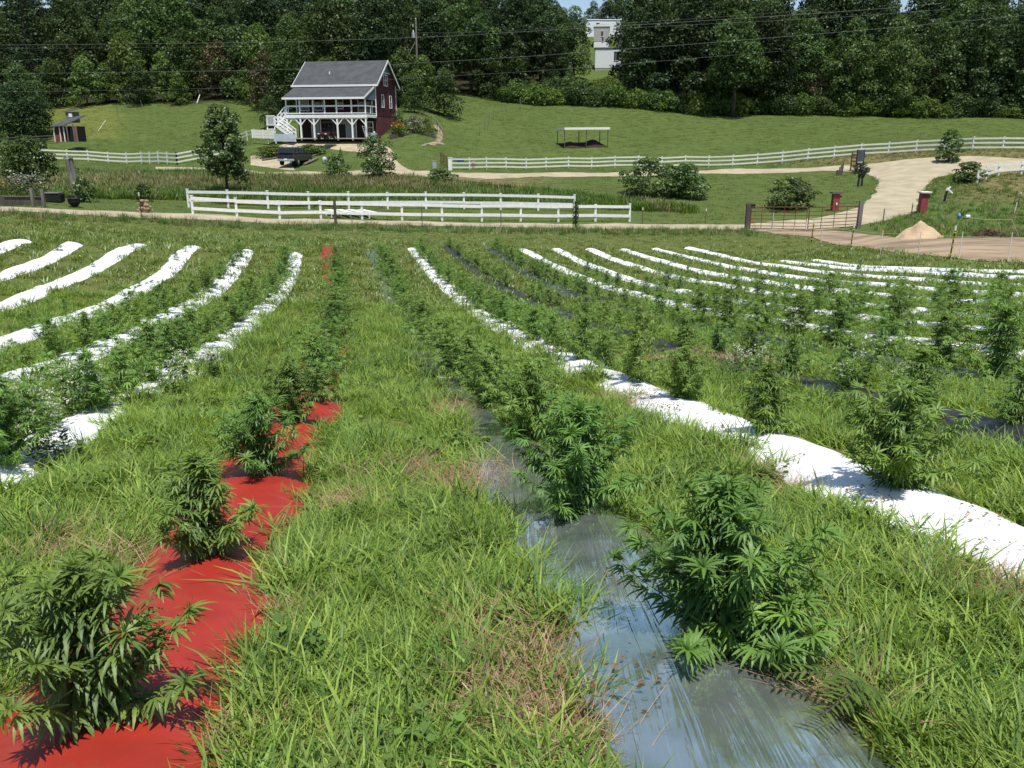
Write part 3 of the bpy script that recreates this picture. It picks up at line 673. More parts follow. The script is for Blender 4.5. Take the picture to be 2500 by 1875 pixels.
# ------------------------------------------------------------------ scattered ground cover (points with geometry-node instances)
def scatter(name, pts, rot, scl, idx, sources, label=None):
    me = bpy.data.meshes.new(name); me.vertices.add(len(pts)); me.vertices.foreach_set('co', np.asarray(pts, np.float32).ravel())
    a = me.attributes.new('rot', 'FLOAT_VECTOR', 'POINT'); a.data.foreach_set('vector', np.asarray(rot, np.float32).ravel())
    a = me.attributes.new('scl', 'FLOAT', 'POINT'); a.data.foreach_set('value', np.asarray(scl, np.float32))
    a = me.attributes.new('idx', 'INT', 'POINT'); a.data.foreach_set('value', np.asarray(idx, np.int32))
    o = link_mesh(name, me)
    c = bpy.data.collections.new(name + '_sources')
    for k, s in enumerate(sources):
        so_ = bpy.data.objects.new('%s_%02d' % (name, k), s); c.objects.link(so_)
    g = bpy.data.node_groups.new(name, 'GeometryNodeTree')
    g.interface.new_socket('Geometry', in_out='INPUT', socket_type='NodeSocketGeometry'); g.interface.new_socket('Geometry', in_out='OUTPUT', socket_type='NodeSocketGeometry')
    N = g.nodes; L = g.links; gi = N.new('NodeGroupInput'); go = N.new('NodeGroupOutput')
    ip = N.new('GeometryNodeInstanceOnPoints'); ci = N.new('GeometryNodeCollectionInfo'); ci.inputs['Collection'].default_value = c
    ci.inputs['Separate Children'].default_value = True; ci.inputs['Reset Children'].default_value = True
    def na(n, t):
        x = N.new('GeometryNodeInputNamedAttribute'); x.data_type = t; x.inputs['Name'].default_value = n; return x.outputs['Attribute']
    L.new(gi.outputs[0], ip.inputs['Points']); L.new(ci.outputs[0], ip.inputs['Instance']); ip.inputs['Pick Instance'].default_value = True
    L.new(na('idx', 'INT'), ip.inputs['Instance Index']); L.new(na('scl', 'FLOAT'), ip.inputs['Scale'])
    er = N.new('FunctionNodeEulerToRotation'); L.new(na('rot', 'FLOAT_VECTOR'), er.inputs[0]); L.new(er.outputs[0], ip.inputs['Rotation'])
    L.new(ip.outputs[0], go.inputs[0])
    md = o.modifiers.new('scatter', 'NODES'); md.node_group = g
    return tag(o, label, None, None, 'stuff')
def tuft(n, rad, h0, h1, wd, mats, seed, bend=.6, segs=3, splay=.5, tone=(0, 1), seedhead=0.0):
    r = np.random.default_rng(seed); V = []; F = []; T = []; MI = []
    for k in range(n):
        a = r.uniform(0, 6.28); q = rad*math.sqrt(r.random()); b = np.array([q*math.cos(a), q*math.sin(a), -.02])
        h = r.uniform(h0, h1); d = a + r.normal(0, 1.0); o = np.array([math.cos(d), math.sin(d), 0]); s = np.array([-math.sin(d+r.normal(0,.5)), math.cos(d), 0])
        sp = splay*r.uniform(.2, 1.2); bd = bend*r.uniform(.3, 1.4); w_ = wd*r.uniform(.6, 1.3); n0 = len(V); tn = r.uniform(*tone)
        for j in range(segs+1):
            f = j/segs; ww = w_*(1 - f**2.2)*(.75 + .5*f if f < .5 else 1)
            p = b + o*(h*(sp*f + bd*f*f*.7)) + np.array([0, 0, h*(f*(1-.18*sp) - bd*.35*f*f)])
            if j < segs: V += [p - s*ww/2, p + s*ww/2]; T += [tn, tn]
            else: V += [p]; T += [min(1, tn+.15)]
        for j in range(segs-1): a0 = n0+2*j; F.append((a0, a0+1, a0+3, a0+2))
        a0 = n0+2*(segs-1); F.append((a0, a0+1, a0+2, a0+2))
    me = bpy.data.meshes.new('tuft'); me.from_pydata([tuple(v) for v in V], [], [f[:3] if f[2] == f[3] else f for f in F]); me.materials.append(mats)
    at = me.attributes.new('tone', 'FLOAT', 'POINT'); at.data.foreach_set('value', np.array(T, np.float32)); me.update()
    return me
M['grass'] = leaf_mat('grass', (.068,.145,.024), (.275,.385,.075), trans=.38, gloss=.015, rough=.5, objvar=.22)
M['grass_dark'] = leaf_mat('grass_dark', (.04,.095,.02), (.11,.19,.035), trans=.3, gloss=.02, rough=.5, objvar=.2)
M['grass_far'] = leaf_mat('grass_far', (.068,.12,.022), (.18,.245,.05), trans=.3, gloss=.04, objvar=.25)
M['straw'] = leaf_mat('straw', (.2,.12,.065), (.44,.31,.18), trans=.15, gloss=.03, tcol=(1,.9,.7), objvar=.2)
M['weed_brown'] = leaf_mat('weed_brown', (.15,.14,.06), (.32,.28,.14), trans=.2, gloss=.02, tcol=(1,.9,.6), objvar=.25)
M['pasture_grass'] = leaf_mat('pasture_grass', (.085,.115,.032), (.13,.155,.045), trans=.3, gloss=.02, objvar=.2)
gr = np.random.default_rng(33)
# bare / straw patches in the picture: centre, radius (m)
PATCH = [((1215,1560),.17),((1250,1640),.12),((1330,1740),.17),((1400,1800),.14),((150,1345),.2),((290,1375),.16),((1180,1180),.3),((1240,1080),.15),((970,1160),.22),((860,1235),.16),((640,1840),.1),
         ((2010,1700),.12),((2450,1450),.22),((1120,1010),.25),((1300,1700),.16),((500,640),.7),((410,700),.5),((1720,880),1.0),((470,690),.6),((1550,980),.3),((1905,1160),.15),((1990,1200),.16),((700,1490),.12)]
PT = []
for p, rr in PATCH: v = P(*p); PT.append((v.x, v.y, rr))
def patchk(X, Y):
    k = np.zeros(X.shape)
    for x, y, rr in PT:
        k = np.maximum(k, 1 - smooth(.7, 1.25, np.hypot(X-x, (Y-y)*.8)/rr + .25*nz2(X*9, Y*9, 1.7)))
    return k
def _trap(y0, y1, wx, n):          # distances spread evenly over a trapezoid that widens away from the camera
    g = np.linspace(y0, y1, 200); c = .72*g*g/2 + wx*g; c -= c[0]; return np.interp(gr.random(n)*c[-1], c, g)
def field_pts(y0, y1, dens, wmarg=160):
    wx = 1.6 if y1 < 12 else 1.0; n = int(dens * (y1-y0) * (1.44*(y1+y0)/2 + 2*wx))
    Y = _trap(y0, y1, 1.6 if y1 < 12 else 1.0, n)
    wt = .72*Y + wx; X = gr.uniform(-1, 1, n)*wt
    return X, Y
def keep_field(X, Y, marg, clump=.0):
    d, _ = beddist(X, Y); rag = .055*nz2(X, Y, .35) + .05*nz2(X, Y, .12)
    ok = (d > marg + rag) & ~onroad(X, Y)
    return ok, d
def emit(name, X, Y, scl, srcs, tilt=.15, label=None, lift=0.0, probs=None):
    n = len(X); rot = np.stack([gr.normal(0, tilt, n), gr.normal(0, tilt, n), gr.uniform(0, 6.283, n)], -1)
    idx = gr.choice(len(srcs), n, p=probs); Z = H(X, Y) + lift + film_z(X, Y)
    return scatter(name, np.stack([X, Y, Z], -1), rot, scl, idx, srcs, label)
ntri = 0
# near lawn between the beds, 1.5 m to 9 m away
srcN = [tuft(44, .10, .05, .16, .0098, M['grass'], 200+k, bend=.8, splay=.9, tone=(0, 1)) for k in range(5)] + \
       [tuft(30, .10, .03, .10, .0075, M['grass'], 210+k, bend=1.0, splay=1.3, tone=(0, .8)) for k in range(2)] + \
       [tuft(22, .06, .10, .24, .0075, M['grass_dark'], 220+k, bend=.5, splay=.4, tone=(.2, 1)) for k in range(3)]
pN = np.array([.15]*5 + [.1]*2 + [.017]*3); pN /= pN.sum()
X, Y = field_pts(1.2, 9.5, 190); ok, d = keep_field(X, Y, .015)
clump = nz2(X, Y, .5, 1.0) + .6*nz2(X, Y, .17, 2.0)
ok &= gr.random(len(X)) < np.clip(.78 + .3*clump, .35, 1) * (1 - .8*patchk(X, Y)); X, Y, clump = X[ok], Y[ok], clump[ok]
emit('lawn_grass_near', X, Y, gr.uniform(.75, 1.25, len(X))*(1+.2*clump), srcN, .22, 'bright green grass between the nearest beds', probs=pN); print('near tufts', len(X))
X, Y = field_pts(1.15, 4.2, 260); ok, d = keep_field(X, Y, .02); ok &= gr.random(len(X)) < (1 - .75*patchk(X, Y)); X, Y = X[ok], Y[ok]
emit('lawn_grass_closest', X, Y, gr.uniform(.6, 1.05, len(X)), srcN, .25, 'short bright grass nearest the camera', probs=pN); print('closest', len(X))
# middle and far field
srcM = [tuft(34, .17, .08, .2, .013, M['grass'], 230+k, bend=.7, splay=.7) for k in range(5)] + [tuft(20, .1, .16, .34, .011, M['grass_dark'], 240+k, bend=.5, splay=.4) for k in range(2)]
X, Y = field_pts(9.0, 22, 34); ok, d = keep_field(X, Y, .03)
ok &= gr.random(len(X)) < np.clip(.8 + .3*nz2(X, Y, .8), .4, 1) * (1 - .9*patchk(X, Y)); X, Y = X[ok], Y[ok]
emit('lawn_grass_middle', X, Y, gr.uniform(.7, 1.25, len(X)), srcM, .2, 'green grass between the beds in the middle of the field', probs=np.array([.18]*5+[.05]*2)); print('mid', len(X))
srcF = [tuft(26, .3, .09, .24, .03, M['grass_far'], 250+k, bend=.7, splay=.7, segs=2) for k in range(4)]
X, Y = field_pts(21, 60, 9.5); X = np.where(gr.random(len(X)) < .0, X, X*1.0)
_z = H(X, Y); _pp = proj(X, Y, _z); ok, d = keep_field(X, Y, .05)
ok &= (_pp[1] > np.interp(_pp[0], [-300,0,640,1000,1560,1830,1900,2150,2500,2800], [510,514,540,548,556,558,572,612,642,650]))
ok &= gr.random(len(X)) < np.clip(.85 + .25*nz2(X, Y, 1.5), .4, 1); X, Y = X[ok], Y[ok]
sc_ = gr.uniform(.6, 1.15, len(X)); sc_ *= np.where(Y > 42, .62, 1)
emit('lawn_grass_far', X, Y, sc_, srcF, .2, 'grass at the far end of the field'); print('far', len(X))
# straw litter in the patches and along the bed edges
srcS = [tuft(26, .1, .03, .085, .003, M['straw'], 260+k, bend=.4, splay=3.2, segs=2) for k in range(4)]
X, Y = field_pts(1.3, 12, 420); k = patchk(X, Y); d, wh = beddist(X, Y)
edge = np.exp(-((d-.03)/.05)**2)*.3*(nz2(X, Y, .6, 4.) > .45)
ok = (gr.random(len(X)) < np.maximum(k*.8, edge*.5)) & ((d > 0) | (gr.random(len(X)) < .12)); X, Y = X[ok], Y[ok]
emit('dry_straw', X, Y, gr.uniform(.6, 1.3, len(X)), srcS, .2, 'dry straw and dead grass lying on the soil', lift=.02); print('straw', len(X))
# tall weeds along the near edge of the lane
srcW = [tuft(26, .22, .25, .62, .02, M['grass_dark'], 270+k, bend=.45, splay=.35) for k in range(3)] + [tuft(18, .18, .3, .7, .018, M['weed_brown'], 280+k, bend=.3, splay=.35) for k in range(2)]
X = gr.uniform(-36, 26, 9000); Y = gr.uniform(40, 60, 9000); _pp = proj(X, Y, H(X, Y))
lane = np.interp(_pp[0], [-300,0,300,640,1000,1300,1560,1840], [514,518,531,546,552,558,560,562])
k = (_pp[1]-lane); ok = (k > 1) & (k < 16) & (_pp[0] < 1845) & (gr.random(9000) < .75 + .3*nz2(X, Y, 2.)); X, Y = X[ok], Y[ok]
emit('lane_edge_weeds', X, Y, gr.uniform(.45, 1.0, len(X)), srcW, .1, 'unmown weeds along the near edge of the gravel lane'); print('edge', len(X))
# the wet meadow behind the low white fence
srcB = [tuft(24, .35, .35, .8, .035, M['weed_brown'], 290+k, bend=.35, splay=.4) for k in range(3)] + [tuft(24, .4, .3, .75, .045, M['grass_dark'], 295+k, bend=.4, splay=.4) for k in range(3)] + [tuft(24, .4, .3, .6, .04, M['grass'], 300+k, bend=.4, splay=.4) for k in range(2)]
X = gr.uniform(-62, 24, 30000); Y = gr.uniform(60, 88, 30000); Z = H(X, Y); pp = proj(X, Y, Z)
top = np.interp(pp[0], [-200,0,300,560,700,1000,1130,1300,1500,1700], [402,405,412,428,434,436,452,466,488,512]); bot = np.interp(pp[0], [-200,0,300,450,560,700,1000,1300,1500,1750], [478,482,487,489,500,505,505,506,512,524])
ok = (pp[1] > top) & (pp[1] < bot) & ~onroad(X, Y) & (pp[0] < 1700); X, Y, Z, PXs, PYs = X[ok], Y[ok], Z[ok], pp[0][ok], pp[1][ok]
brown = smooth(430, 444, PYs)*smooth(474, 462, PYs)*smooth(1350, 1200, PXs) + .15 + .25*nz2(X, Y, 3)
b = gr.random(len(X)) < brown*.42; idx = np.where(b, gr.integers(0, 3, len(X)), np.where(gr.random(len(X)) < .65, 3 + gr.integers(0, 3, len(X)), 6 + gr.integers(0, 2, len(X))))
rot = np.stack([gr.normal(0, .1, len(X)), gr.normal(0, .1, len(X)), gr.uniform(0, 6.28, len(X))], -1)
scatter('meadow_weeds', np.stack([X, Y, Z], -1), rot, gr.uniform(.6, 1.35, len(X)), idx, srcB, 'tall mixed green and tan weeds in the wet meadow'); print('meadow', len(X))
# pasture, banks and verges
srcP = [tuft(34, .6, .03, .075, .06, M['pasture_grass'], 310+k, bend=.5, splay=1.1, segs=2) for k in range(4)]
X = gr.uniform(-110, 110, 66000); Y = gr.uniform(50, 152, 66000); Z = H(X, Y); pp = proj(X, Y, Z)
ok = (np.abs(pp[0]-1250) < 1400) & (pp[1] < np.interp(pp[0], [-300,0,640,1000,1560,1840,1850,2800], [499,504,532,540,546,547,400,400]) + (Y > 62)*200) & (Y < forest_edge(pp[0]) + 2) & ~onroad(X, Y); X, Y = X[ok], Y[ok]
emit('pasture_grass', X, Y, gr.uniform(.5, 1.2, len(X)), srcP, .1, 'short mown pasture grass beyond the lane'); print('pasture', len(X))
# rough grass strip and embankment on the right
X = gr.uniform(20, 58, 14000); Y = gr.uniform(38, 96, 14000); Z = H(X, Y); pp = proj(X, Y, Z)
rb = (pp[0] > 2130) & (pp[1] > 425) & (pp[1] < 600); bk = (pp[0] > 1850) & (pp[1] > 366) & (pp[1] < 408) & (Y > 78)
ok = (rb | bk) & ~onroad(X, Y) & (gr.random(14000) < .6 + .3*nz2(X, Y, 3)); X, Y, Z, bk = X[ok], Y[ok], Z[ok], bk[ok]
idx = np.where(gr.random(len(X)) < np.where(bk, .6, .22), gr.integers(0, 3, len(X)), np.where(gr.random(len(X)) < .5, 3 + gr.integers(0, 3, len(X)), 6+gr.integers(0, 2, len(X))))
rot = np.stack([gr.normal(0, .1, len(X)), gr.normal(0, .1, len(X)), gr.uniform(0, 6.28, len(X))], -1)
scatter('rough_grass', np.stack([X, Y, Z], -1), rot, gr.uniform(.25, .7, len(X))*np.where(bk, .8, 1), idx, srcB, 'rough uncut grass on the bank at the right'); print('rough', len(X))

# low white flowering weeds beside the beds, and fallen brown leaves on the films
def weed_clump(seed, h=.45, n=14, fl=True, spread=.16):
    r = np.random.default_rng(seed); V = []; F = []; T = []; MI = []
    def q4(p, a, b, t, mi):
        n0 = len(V); V.extend([p-a, p+b, p+a, p-b]); F.append((n0,n0+1,n0+2,n0+3)); T.extend([t]*4); MI.append(mi)
    for k in range(n):
        a = r.uniform(0,6.28); b = np.array([math.cos(a), math.sin(a), 0])*spread*r.random(); d = b*r.uniform(.3,1.2)+r.normal(0,.05,3); hh = h*r.uniform(.55,1.1); p0 = b; side = np.array([-math.sin(a), math.cos(a), 0])
        p1 = b + d*.6 + np.array([0,0,hh]); n0 = len(V); V.extend([p0-side*.002, p0+side*.002, p1+side*.0015, p1-side*.0015]); F.append((n0,n0+1,n0+2,n0+3)); T.extend([.3]*4); MI.append(0)
        for j in range(6):
            q = (j+1)/7; p = p0*(1-q)+p1*q; u = r.normal(0,1,3); u[2] *= .4; u /= np.linalg.norm(u); w_ = np.cross(u, [0,0,1]); w_ /= np.linalg.norm(w_)+1e-6; s_ = .028*r.uniform(.7,1.3); n1_ = np.cross(u, w_)
            if fl: q4(p+u*s_, u*s_, w_*s_*.75, r.random(), 0)
            else:
                s_ *= .62; n0 = len(V); V.extend([p, p+u*s_*.5-w_*s_*.75, p+u*s_*1.4-w_*s_*.8, p+u*s_*2.1-w_*s_*.1, p+u*s_*1.5+w_*s_*.75, p+u*s_*.5+w_*s_*.75]); F.append(tuple(range(n0, n0+6))); T.extend([r.random()]*6); MI.append(0)
        if fl:
            for j in range(10):
                p = p1 + r.normal(0,.014,3); u = r.normal(0,1,3); u[2] = abs(u[2]); u /= np.linalg.norm(u); x = np.cross(u,[1,0,.3]); x /= np.linalg.norm(x); y = np.cross(u,x); q4(p, x*.0065, y*.0065, r.random(), 1)
    me = bpy.data.meshes.new('weed'); me.from_pydata([tuple(v) for v in V], [], F); me.materials.append(M['weed_green']); me.materials.append(M['petal'])
    me.polygons.foreach_set('material_index', MI); at_ = me.attributes.new('tone','FLOAT','POINT'); at_.data.foreach_set('value', np.array(T,np.float32)); me.update(); return me
M['weed_green'] = leaf_mat('weed_green', (.06,.11,.025), (.15,.23,.05), trans=.3, gloss=.02, objvar=.2); M['petal'] = leaf_mat('petal', (.55,.58,.42), (.8,.8,.68), trans=.3, gloss=0, tcol=(1,1,.9), objvar=.05)
X, Y = field_pts(3.2, 20, 26); t_, n_ = to_tn(X, Y); k = np.zeros(len(X))
for i_, off_, wd_, ta, tb, dn in ((-1,-.15,.28,7,9.5,.7),(-1,.38,.14,6,14,.16),(3,-.5,.25,7,10,.28),(3,.3,.25,5,9,.2),(4,-.3,.25,9,13,.12),(1,-.38,.06,1.5,3.6,.22)):
    nn_ = n_ - row_n(i_, t_) - off_; k = np.maximum(k, dn*np.exp(-(nn_/wd_)**2)*(t_ > ta)*(t_ < tb)*np.clip(.55+.6*nz2(X, Y, .7, i_), 0, 1))
ok = gr.random(len(X)) < k; X, Y = X[ok], Y[ok]
emit('flowering_weeds', X, Y, gr.uniform(.6, 1.15, len(X)), [weed_clump(700+k) for k in range(4)], .1, 'small white flowering weeds along the edges of the beds'); print('weeds', len(X))
X, Y = field_pts(2.6, 5.5, 10); t_, n_ = to_tn(X, Y); nn_ = n_-row_n(1, t_)+.38; ok = (np.abs(nn_) < .08) & (gr.random(len(X)) < .8); X, Y = X[ok], Y[ok]
def flakes(seed):
    r = np.random.default_rng(seed); V = []; F = []; T = []
    for k in range(12):
        c = np.array([*r.normal(0,.05,2), r.uniform(.0,.012)]); a = r.uniform(0,6.28); u = np.array([math.cos(a), math.sin(a), r.normal(0,.3)]); w_ = np.array([-math.sin(a), math.cos(a), r.normal(0,.3)]); s_ = r.uniform(.006,.014); n0 = len(V)
        V.extend([c-u*s_, c+w_*s_*.5+[0,0,.003], c+u*s_, c-w_*s_*.5]); F.append((n0,n0+1,n0+2,n0+3)); T.extend([r.random()]*4)
    me = bpy.data.meshes.new('flakes'); me.from_pydata([tuple(v) for v in V], [], F); me.materials.append(M['dead_leaf']); at_ = me.attributes.new('tone','FLOAT','POINT'); at_.data.foreach_set('value', np.array(T,np.float32)); me.update(); return me
M['dead_leaf'] = leaf_mat('dead_leaf', (.09,.045,.025), (.26,.14,.07), trans=.1, gloss=.02, tcol=(1,.8,.6))
XX, YY, ZZ = [], [], []
for i_, nlf, side in ((2, 200, -1), (-1, 90, 1), (0, 40, 1), (1, 70, -1), (3, 160, -1), (4, 60, -1)):
    t_ = gr.uniform(max(1.6, T0[i_]), 15, nlf)**1.0; c_ = gr.random(nlf)**2.2; off = side*bare_w(i_, t_)*(1.05 - 1.6*c_) + gr.normal(0,.02,nlf)
    kk = nz2(t_*3, t_*0+i_, 1.1) > -.2; t_, off = t_[kk], off[kk]; x_, y_ = to_xy(t_, row_n(i_, t_) + off); u_ = np.minimum(np.abs(off)/(hwid(i_)*1.12), 1)
    XX.append(x_); YY.append(y_); ZZ.append(H(x_, y_) + .1*(1-u_**2.6) - .012)
X = np.concatenate(XX); Y = np.concatenate(YY); Z = np.concatenate(ZZ); n = len(X)
scatter('fallen_leaves', np.stack([X,Y,Z],-1), np.stack([gr.normal(0,.1,n), gr.normal(0,.1,n), gr.uniform(0,6.28,n)],-1), gr.uniform(.7,1.5,n), gr.integers(0,3,n), [flakes(800+k) for k in range(3)], 'brown dead leaves scattered on the plastic films')
# creeping broad-leaved weeds among the grass
srcC = [weed_clump(720+k, h=.08, n=20, fl=False, spread=.11) for k in range(3)]
X, Y = field_pts(1.2, 12, 40); ok, d = keep_field(X, Y, .03); ok &= gr.random(len(X)) < np.clip(.1+.6*nz2(X, Y, .45, 6.), 0, .9); X, Y = X[ok], Y[ok]
emit('creeping_weeds', X, Y, gr.uniform(.6, 1.2, len(X)), srcC, .15, 'creeping broad leaved weeds among the grass'); print('creep', len(X))
# a cut weed lying across the right side of the silver film
mb_v, mb_f, mb_t = [], [], []; Vs_off[0] = 0; r = np.random.default_rng(77); stw = MB()
p0 = P(2130,1745); p1 = P(1990,1850); p2 = P(1900,1735); base = Vector((p0.x, p0.y, p0.z+.09))
for tgt, nl in ((p1, 13), (p2, 12), (P(2010,1790), 9)):
    e = Vector((tgt.x, tgt.y, tgt.z+.13)); stw.tube([tuple(base), tuple(base.lerp(e,.5)+Vector((0,0,.03))), tuple(e)], [.003,.0025,.0012], 5)
    for k in range(nl):
        q = (k+1)/nl; p = np.array(base.lerp(e, q)) + [0,0,.03*math.sin(q*3.1)]
        for s_ in (-1,1):
            dd = np.array((e-base).normalized()); sd_ = np.cross(dd,[0,0,1])*s_; d = dd*.6+sd_*.9+[0,0,r.uniform(-.1,.35)]; d = d/np.linalg.norm(d); TV, TF = TPL[False]; L_ = .07*(1.1-.4*q)*r.uniform(.8,1.2); f_, s2, u2 = frame(d)
            V = p + f_*TV[:,0:1]*L_ + s2*TV[:,1:2]*L_*1.1 + u2*(TV[:,2:3]*L_ - .25*L_*TV[:,0:1]**2); mb_v.append(V); mb_f.append(TF+Vs_off[0]); Vs_off[0] += len(V); mb_t.append(np.full(len(V), r.uniform(.2,.9)))
o = empty('lying_weed', base, 'narrow leaved weed sprawling over the near right edge of the silver bed', 'weed')
link_mesh('leaves', np_mesh('leaves', np.concatenate(mb_v)-np.array(base), np.concatenate(mb_f), M['weed_green'], attr=np.concatenate(mb_t)), o)
stw.v = [tuple(Vector(v)-base) for v in stw.v]; stw.build('stem', M['dark_wood'], o)
# ------------------------------------------------------------------ trees and shrubs
def leafcloud(lobes, size, dens, seed, flat=0.0, up=.35, inner=.25, tones=(0,1), clump=0):
    r = np.random.default_rng(seed); P_, N_, T_ = [], [], []
    for (c, rad) in lobes:
        c = np.array(c); rad = np.array(rad); area = 4*np.pi*((rad[0]*rad[1])**1.6/3+(rad[0]*rad[2])**1.6/3*2)**(1/1.6)
        n = int(area*dens); d = r.normal(0, 1, (n, 3)); d /= np.linalg.norm(d, axis=1)[:, None]
        d[:, 2] = np.where((d[:, 2] < -.25) & (r.random(n) < .6), -d[:, 2], d[:, 2])
        q = 1 - inner*r.random(n)**1.5 + r.normal(0, .06, n)
        # small clumps make the surface uneven
        q *= 1 + .13*np.sin(d[:,0]*7+c[0])*np.sin(d[:,1]*8+c[1]*2)*np.sin(d[:,2]*7+c[2]) + .07*np.sin(d[:,0]*17+c[1])*np.sin(d[:,2]*19)
        P_.append(c + d*rad*q[:, None]); nn = d/rad*rad.mean() + np.array([0, 0, up]) + r.normal(0, .75, (n, 3)); nn /= np.linalg.norm(nn, axis=1)[:, None]
        N_.append(nn); T_.append(np.full(n, r.uniform(*tones))*.6 + r.random(n)*.4)
    P_ = np.concatenate(P_); N_ = np.concatenate(N_); T_ = np.concatenate(T_); n = len(P_)
    a = np.cross(N_, r.normal(0, 1, (n, 3))); a /= np.linalg.norm(a, axis=1)[:, None]; b = np.cross(N_, a)
    s = size*r.uniform(.6, 1.35, n)[:, None]; w = s*r.uniform(.5, .8, n)[:, None]
    V = np.stack([P_-a*s*.5, P_+b*w*.5+N_*s*.12, P_+a*s*.5, P_-b*w*.5+N_*s*.12], 1).reshape(-1, 3)
    return V, np.arange(4*n).reshape(n, 4), np.repeat(T_, 4)
def trunk_mb(h, r0, lobes, seed, low=.25):
    r = random.Random(seed); m = MB()
    pts = [(r.uniform(-.03,.03)*h*f, r.uniform(-.03,.03)*h*f, h*f*.85) for f in (0, .2, .45, .7, 1)]; pts[0] = (0, 0, -.4)
    m.tube(pts, [r0*1.25, r0, r0*.75, r0*.45, r0*.15], 8)
    for c, rad in lobes[:9]:
        z = max(h*low, c[2]*.55); m.tube([(0, 0, z), (c[0]*.5, c[1]*.5, (z+c[2])/2+.02*h), tuple(c)], [r0*.4, r0*.25, r0*.08], 5)
    return m
def lobes_broad(h, rw, seed, n=16, low=.22, rl=.42, top=1.0):
    r = np.random.default_rng(seed); L = []
    for k in range(n):
        f = (k+.5)/n; z = h*(low + (1-low-.12)*f); env = rw*math.sin(math.pi*min(.98, .22+.74*f))**.6 * (1 if top == 1 else 1-.5*f)
        a = k*2.4 + r.normal(0, .35); q = env*r.uniform(.45, .8); rr = rw*rl*r.uniform(.75, 1.25)*(1-.25*f)
        L.append(((q*math.cos(a), q*math.sin(a), z), (rr, rr, rr*r.uniform(.62, .85))))
    L.append(((0, 0, h*.9), (rw*.3, rw*.3, h*.1))); L.append(((0, 0, h*.6), (rw*.55, rw*.55, h*.22)))
    return L
def lobes_pine(h, rw, seed, n=30):
    r = np.random.default_rng(seed); L = []
    for k in range(n):
        f = (k+.5)/n; z = h*(.12+.86*f); a = k*2.4 + r.normal(0, .3); q = rw*(1-f)**.7*r.uniform(.5, .75)+.1; rr = rw*.42*(1-.75*f)*r.uniform(.8, 1.2)
        L.append(((q*math.cos(a), q*math.sin(a), z), (rr, rr, rr*.28)))
    return L
TREEM = {
 'dark':  leaf_mat('leaf_dark', (.02,.04,.017), (.056,.088,.032), trans=.2, gloss=.015, objvar=.4),
 'mid':   leaf_mat('leaf_mid', (.034,.066,.022), (.09,.138,.04), trans=.25, gloss=.015, objvar=.3),
 'light': leaf_mat('leaf_light', (.06,.11,.027), (.145,.205,.048), trans=.3, gloss=.02, objvar=.22),
 'bramble': leaf_mat('leaf_bramble', (.06,.115,.025), (.15,.225,.05), trans=.3, gloss=.015, objvar=.22),
 'rust':  leaf_mat('leaf_rust', (.065,.05,.026), (.105,.088,.04), trans=.2, gloss=.02, tcol=(1.2,1,.6), objvar=.12),
 'pine':  leaf_mat('leaf_pine', (.03,.05,.025), (.06,.088,.04), trans=.12, gloss=.02, objvar=.2),
 'gloss': leaf_mat('leaf_gloss', (.045,.09,.022), (.125,.185,.05), trans=.25, gloss=.04, rough=.5, objvar=.12),
 'grey':  leaf_mat('leaf_grey', (.11,.13,.085), (.2,.21,.15), trans=.2, gloss=.04, objvar=.1),
}
def tree_proto(kind, h, rw, lobes, size, dens, seed, tr=.16, **k):
    V, F, T = leafcloud(lobes, size, dens, seed, **k)
    cr = np_mesh('crown', V, F, TREEM[kind], attr=T)
    m = trunk_mb(h, tr, lobes, seed); me = bpy.data.meshes.new('trunk'); me.from_pydata(m.v, [], m.f); me.materials.append(M['bark']); me.update()
    for p in me.polygons: p.use_smooth = True
    return (cr, me)
def put_tree(pr, loc, rz, s, label, name='tree', cat='tree', group=None, sz=1.0):
    o = empty(name, loc, label, cat, group, rz, 1); o.scale = (s, s, s*sz)
    link_mesh('crown', pr[0], o); link_mesh('trunk' if cat == 'tree' else 'stem', pr[1], o); return o
PR = {}
for k in range(3): PR['dark%d' % k] = tree_proto('dark', 17, 5.6, lobes_broad(17, 5.6, 70+k, 26, low=.1, rl=.34), .4, 11, 70+k, .3)
for k in range(2): PR['mid%d' % k] = tree_proto('mid', 15, 5, lobes_broad(15, 5, 80+k, 24, low=.1, rl=.34), .38, 11, 80+k, .28)
PR['clear'] = tree_proto('mid', 15, 5, lobes_broad(15, 5, 88, 18, low=.3), .42, 8, 88, .28)
PR['pine0'] = tree_proto('pine', 20, 4.5, lobes_pine(20, 4.5, 90, 40), .4, 9, 90, .28)
for k in range(3): PR['young%d' % k] = tree_proto('light', 8, 3.1, lobes_broad(8, 3.1, 95+k, 16, low=.08, rl=.4, top=.5), .32, 14, 95+k, .12)
for k in range(2): PR['youngmid%d' % k] = tree_proto('mid', 8, 3.3, lobes_broad(8, 3.3, 101+k, 15, low=.06, rl=.42), .32, 13, 101+k, .12)
PR['rust'] = tree_proto('rust', 8.5, 3.4, lobes_broad(8.5, 3.4, 105, 16, low=.1, rl=.4), .3, 13, 105, .13)
PR['thicket'] = tree_proto('bramble', 2.6, 2.4, lobes_broad(2.6, 2.4, 107, 12, low=.0, rl=.5), .24, 22, 107, .05)
PR['thicket1'] = tree_proto('mid', 2.6, 2.4, lobes_broad(2.6, 2.4, 108, 12, low=.0, rl=.5), .24, 22, 108, .05)
tr = np.random.default_rng(55); nT = 0
def keep_gap(px, py_top, Y):      # the clearing where the pale mobile homes and the hill grass show
    return 1335 < px < 1500
